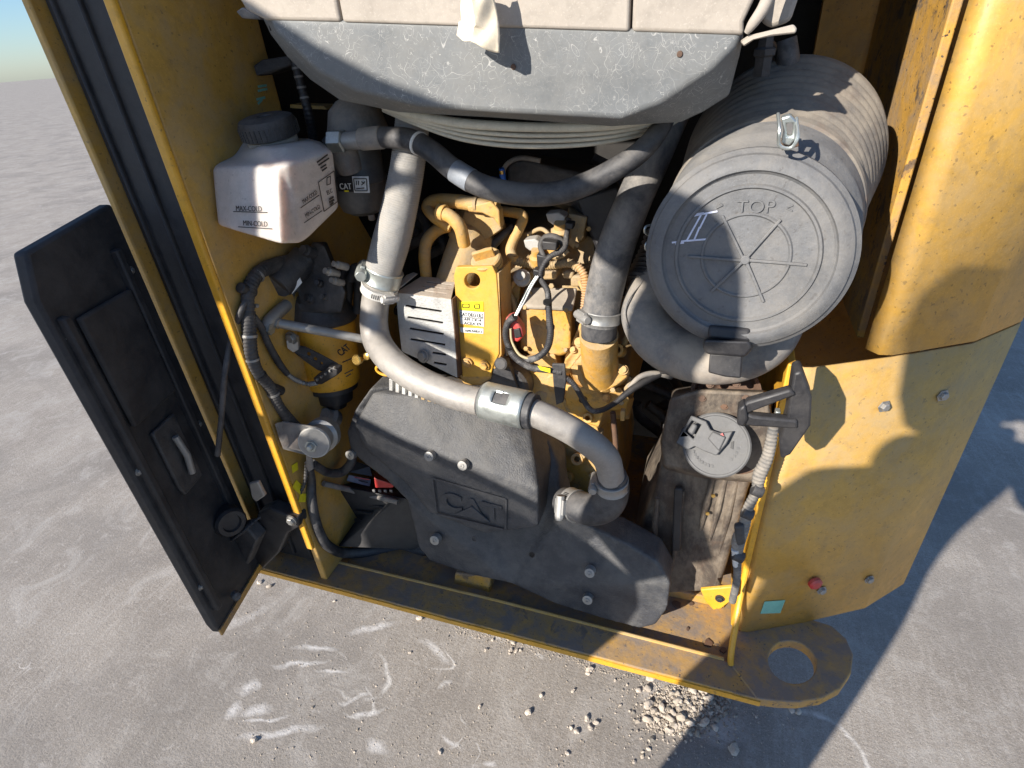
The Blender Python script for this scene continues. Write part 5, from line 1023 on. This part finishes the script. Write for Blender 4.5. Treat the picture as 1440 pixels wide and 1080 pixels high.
# ================================================================== photographer outside the frame and an added sheet, both throwing shadows
def sheet(name, pts, m, parent, Y=-.35, th=.012, holes=()):
    return MB().prism([Vector((x, Y, z)) for x, z in pts], (0, th, 0), holes=[[Vector((x, Y, z)) for x, z in h] for h in holes]).build(name, m, parent, bevel=.003)
hd = thing('shadow_caster', 'added yellow sheet, unseen behind the viewer, cut to throw shadows into the bay', 'shadow caster', (-1.3, -.35, 0))  # made-up unseen sheet, its outline shaped by the shadows wanted in the bay
sheet('caster_top', [(-1.40, 2.02), (-1.25, 2.14), (-1.06, 2.06), (-.98, 2.01), (-.9, 1.97), (-.81, 1.938), (-.73, 1.895), (-.69, 1.876), (-.60, 1.868), (-.55, 1.845), (-.52, 1.82), (-.495, 1.76), (-.48, 1.68), (-.50, 1.665), (-.545, 1.665), (-.60, 1.70), (-.68, 1.76), (-.75, 1.80), (-.84, 1.86), (-.90, 1.905), (-1.02, 1.915), (-1.12, 1.885), (-1.30, 1.92)], YEL, hd, holes=[[(-1.072, 1.935), (-1.055, 1.922), (-1.03, 1.93), (-1.03, 1.965), (-1.045, 1.985), (-1.06, 1.96)]])
sheet('caster_middle', [(-1.40, 1.72), (-1.15, 1.69), (-1.04, 1.66), (-.96, 1.625), (-.96, 1.60), (-1.05, 1.625), (-1.15, 1.66), (-1.40, 1.68)], YEL, hd)
ST = [(-1.182, 1.424), (-1.075, 1.383), (-.913, 1.341), (-.794, 1.299), (-.70, 1.262)]
BR = [(-1.20, 1.455), (-1.133, 1.435), (-1.069, 1.413), (-.94, 1.376), (-.795, 1.324), (-.69, 1.285)]
sheet('caster_low', [(-1.40, 1.44)]+[(x, z-.014) for x, z in ST]+[(-.60, 1.19), (-.593, 1.12), (-.625, 1.02), (-.66, .86), (-.80, .80), (-1.40, .80)], YEL, hd, holes=[[(-1.226, 1.08), (-1.204, 1.08), (-1.204, 1.405), (-1.226, 1.405)]])
sheet('caster_bar', [(x, z+.012) for x, z in BR]+[(x, z-.008) for x, z in BR[::-1]], YEL, hd)
sheet('caster_right', [(-.69, 1.80), (-.60, 1.76), (-.535, 1.69), (-.558, 1.63), (-.562, 1.56), (-.53, 1.43), (-.545, 1.33), (-.515, 1.24), (-.60, 1.185), (-.69, 1.27), (-.685, 1.40), (-.675, 1.5), (-.69, 1.62)], YEL, hd, Y=-.346)
sl_ = MB()  # slats added to break up the light stripe on the belt cover
for i in range(42):
    x = -1.175+.0115*i
    for (xa, za), (xb, zb) in zip(ST, ST[1:]):
        if xa <= x <= xb: z = za+(zb-za)*(x-xa)/(xb-xa)
    sl_.box((x, -.344, z), (.0032, .008, .040), Matrix.Rotation(R(32), 3, 'Y'))
sl_.build('caster_slats', YEL, hd)
sheet('caster_left', [(-1.44, .80), (-1.38, .80), (-1.36, 1.40), (-1.20, 1.41), (-1.185, 1.60), (-1.135, 1.80), (-1.145, 1.86), (-1.15, 2.0), (-1.20, 2.12), (-1.44, 2.1)], YEL, hd, Y=-.354, th=.020, holes=[[(-1.226, 1.45), (-1.204, 1.45), (-1.204, 1.68), (-1.226, 1.68)]])  # slot lets sun reach the door frame edge, the rest blocks it
MB().tube(spline([Vector((-1.41, -.33, 1.9)), Vector((-1.35, .1, 1.95)), Vector((-1.1, .5, 1.85)), Vector((-.8, .68, 1.66))], 8), .015, 12).build('support_arm', BLK, hd)  # added arm that carries the shadow sheet
# photographer behind the camera
def skin_obj(name, pts, edges, m, parent=None):
    me = bpy.data.meshes.new(name); me.from_pydata([p[:3] for p in pts], edges, []); o = bpy.data.objects.new(name, me); link(o, parent)
    o.modifiers.new('k', 'SKIN'); s = o.modifiers.new('s', 'SUBSURF'); s.levels = 1; s.render_levels = 2
    for i, p in enumerate(pts): me.skin_vertices[0].data[i].radius = (p[3], p[4] if len(p) > 4 else p[3])
    me.skin_vertices[0].data[0].use_root = True; me.materials.append(m); return o
ps = thing('person', 'photographer in dark work clothes standing behind the viewpoint holding a phone', 'person', (-.40, -.42, 0))
fx, fy = -.41, -.42
pts = [(fx, fy, .95, .13, .10), (fx+.05, fy, 1.15, .12, .09), (fx+.09, fy+.01, 1.40, .15, .10), (fx+.11, fy+.02, 1.50, .06, .055), (fx+.13, fy+.05, 1.58, .055, .055),
       (fx-.05, fy, .86, .09), (fx-.07, fy+.02, .48, .058), (fx-.07, fy-.01, .10, .045), (fx-.07, fy+.13, .04, .038),
       (fx+.06, fy, .86, .085), (fx+.045, fy+.02, .48, .056), (fx+.04, fy-.01, .10, .045), (fx+.04, fy+.13, .04, .038),
       (fx+.25, fy+.02, 1.45, .055), (fx+.40, fy+.12, 1.22, .045), (fx+.47, fy+.31, 1.395, .030),
       (fx-.01, fy+.02, 1.46, .055), (fx+.03, fy+.17, 1.20, .042), (fx+.35, fy+.295, 1.39, .030)]
ed = [(0, 1), (1, 2), (2, 3), (3, 4), (0, 5), (5, 6), (6, 7), (7, 8), (0, 9), (9, 10), (10, 11), (11, 12), (2, 13), (13, 14), (14, 15), (2, 16), (16, 17), (17, 18)]
skin_obj('body', pts, ed, CLOTH, ps)
hdm = MB().lathe(Vector((fx+.155, fy+.07, 1.62)), (.12, .2, 1), [(-.06, .035), (-.05, .055), (-.01, .07), (.05, .078), (.10, .076), (.15, .055), (.172, .02)], 28).build('head', SKIN, ps, ang=80)
MB().lathe(Vector((fx+.15, fy+.06, 1.65)), (.12, .2, 1), [(.0, .070), (.05, .084), (.10, .082), (.145, .062), (.165, .02)], 28).build('hair', CLOTH, hdm)
for c_, s_ in ((Vector((-.050, -.115, 1.410)), 1), (Vector((.066, -.100, 1.415)), -1)):
    hand = [(c_.x, c_.y, c_.z, .024, .014), (c_.x+.012*s_, c_.y+.03, c_.z+.02, .028, .014)]; he = [(0, 1)]
    for q in range(4):
        b0 = Vector(hand[1][:3])+Vector((.004*s_, .004, -.024+.016*q)); i0 = len(hand)
        hand += [(b0.x, b0.y+.012, b0.z+.004, .009), (b0.x+.010*s_, b0.y+.030, b0.z+.008, .008), (b0.x+.024*s_, b0.y+.036, b0.z+.010, .007)]; he += [(1, i0), (i0, i0+1), (i0+1, i0+2)]
    i0 = len(hand); hand += [(c_.x+.012*s_, c_.y+.01, c_.z+.04, .010), (c_.x+.024*s_, c_.y+.03, c_.z+.055, .008)]; he += [(0, i0), (i0, i0+1)]
    skin_obj('hand', hand, he, SKIN, ps)
pho = MB(); Mp = Matrix((RT, UP, -FW)).transposed()
pho.box(CAM-FW*.045, (.075, .15, .008), Mp)
tag(pho.build('phone', LBLK, bevel=.003), 'black phone held up at the viewpoint by the photographer', 'phone')

for o in bpy.data.objects:
    if '_b' in o: del o['_b']
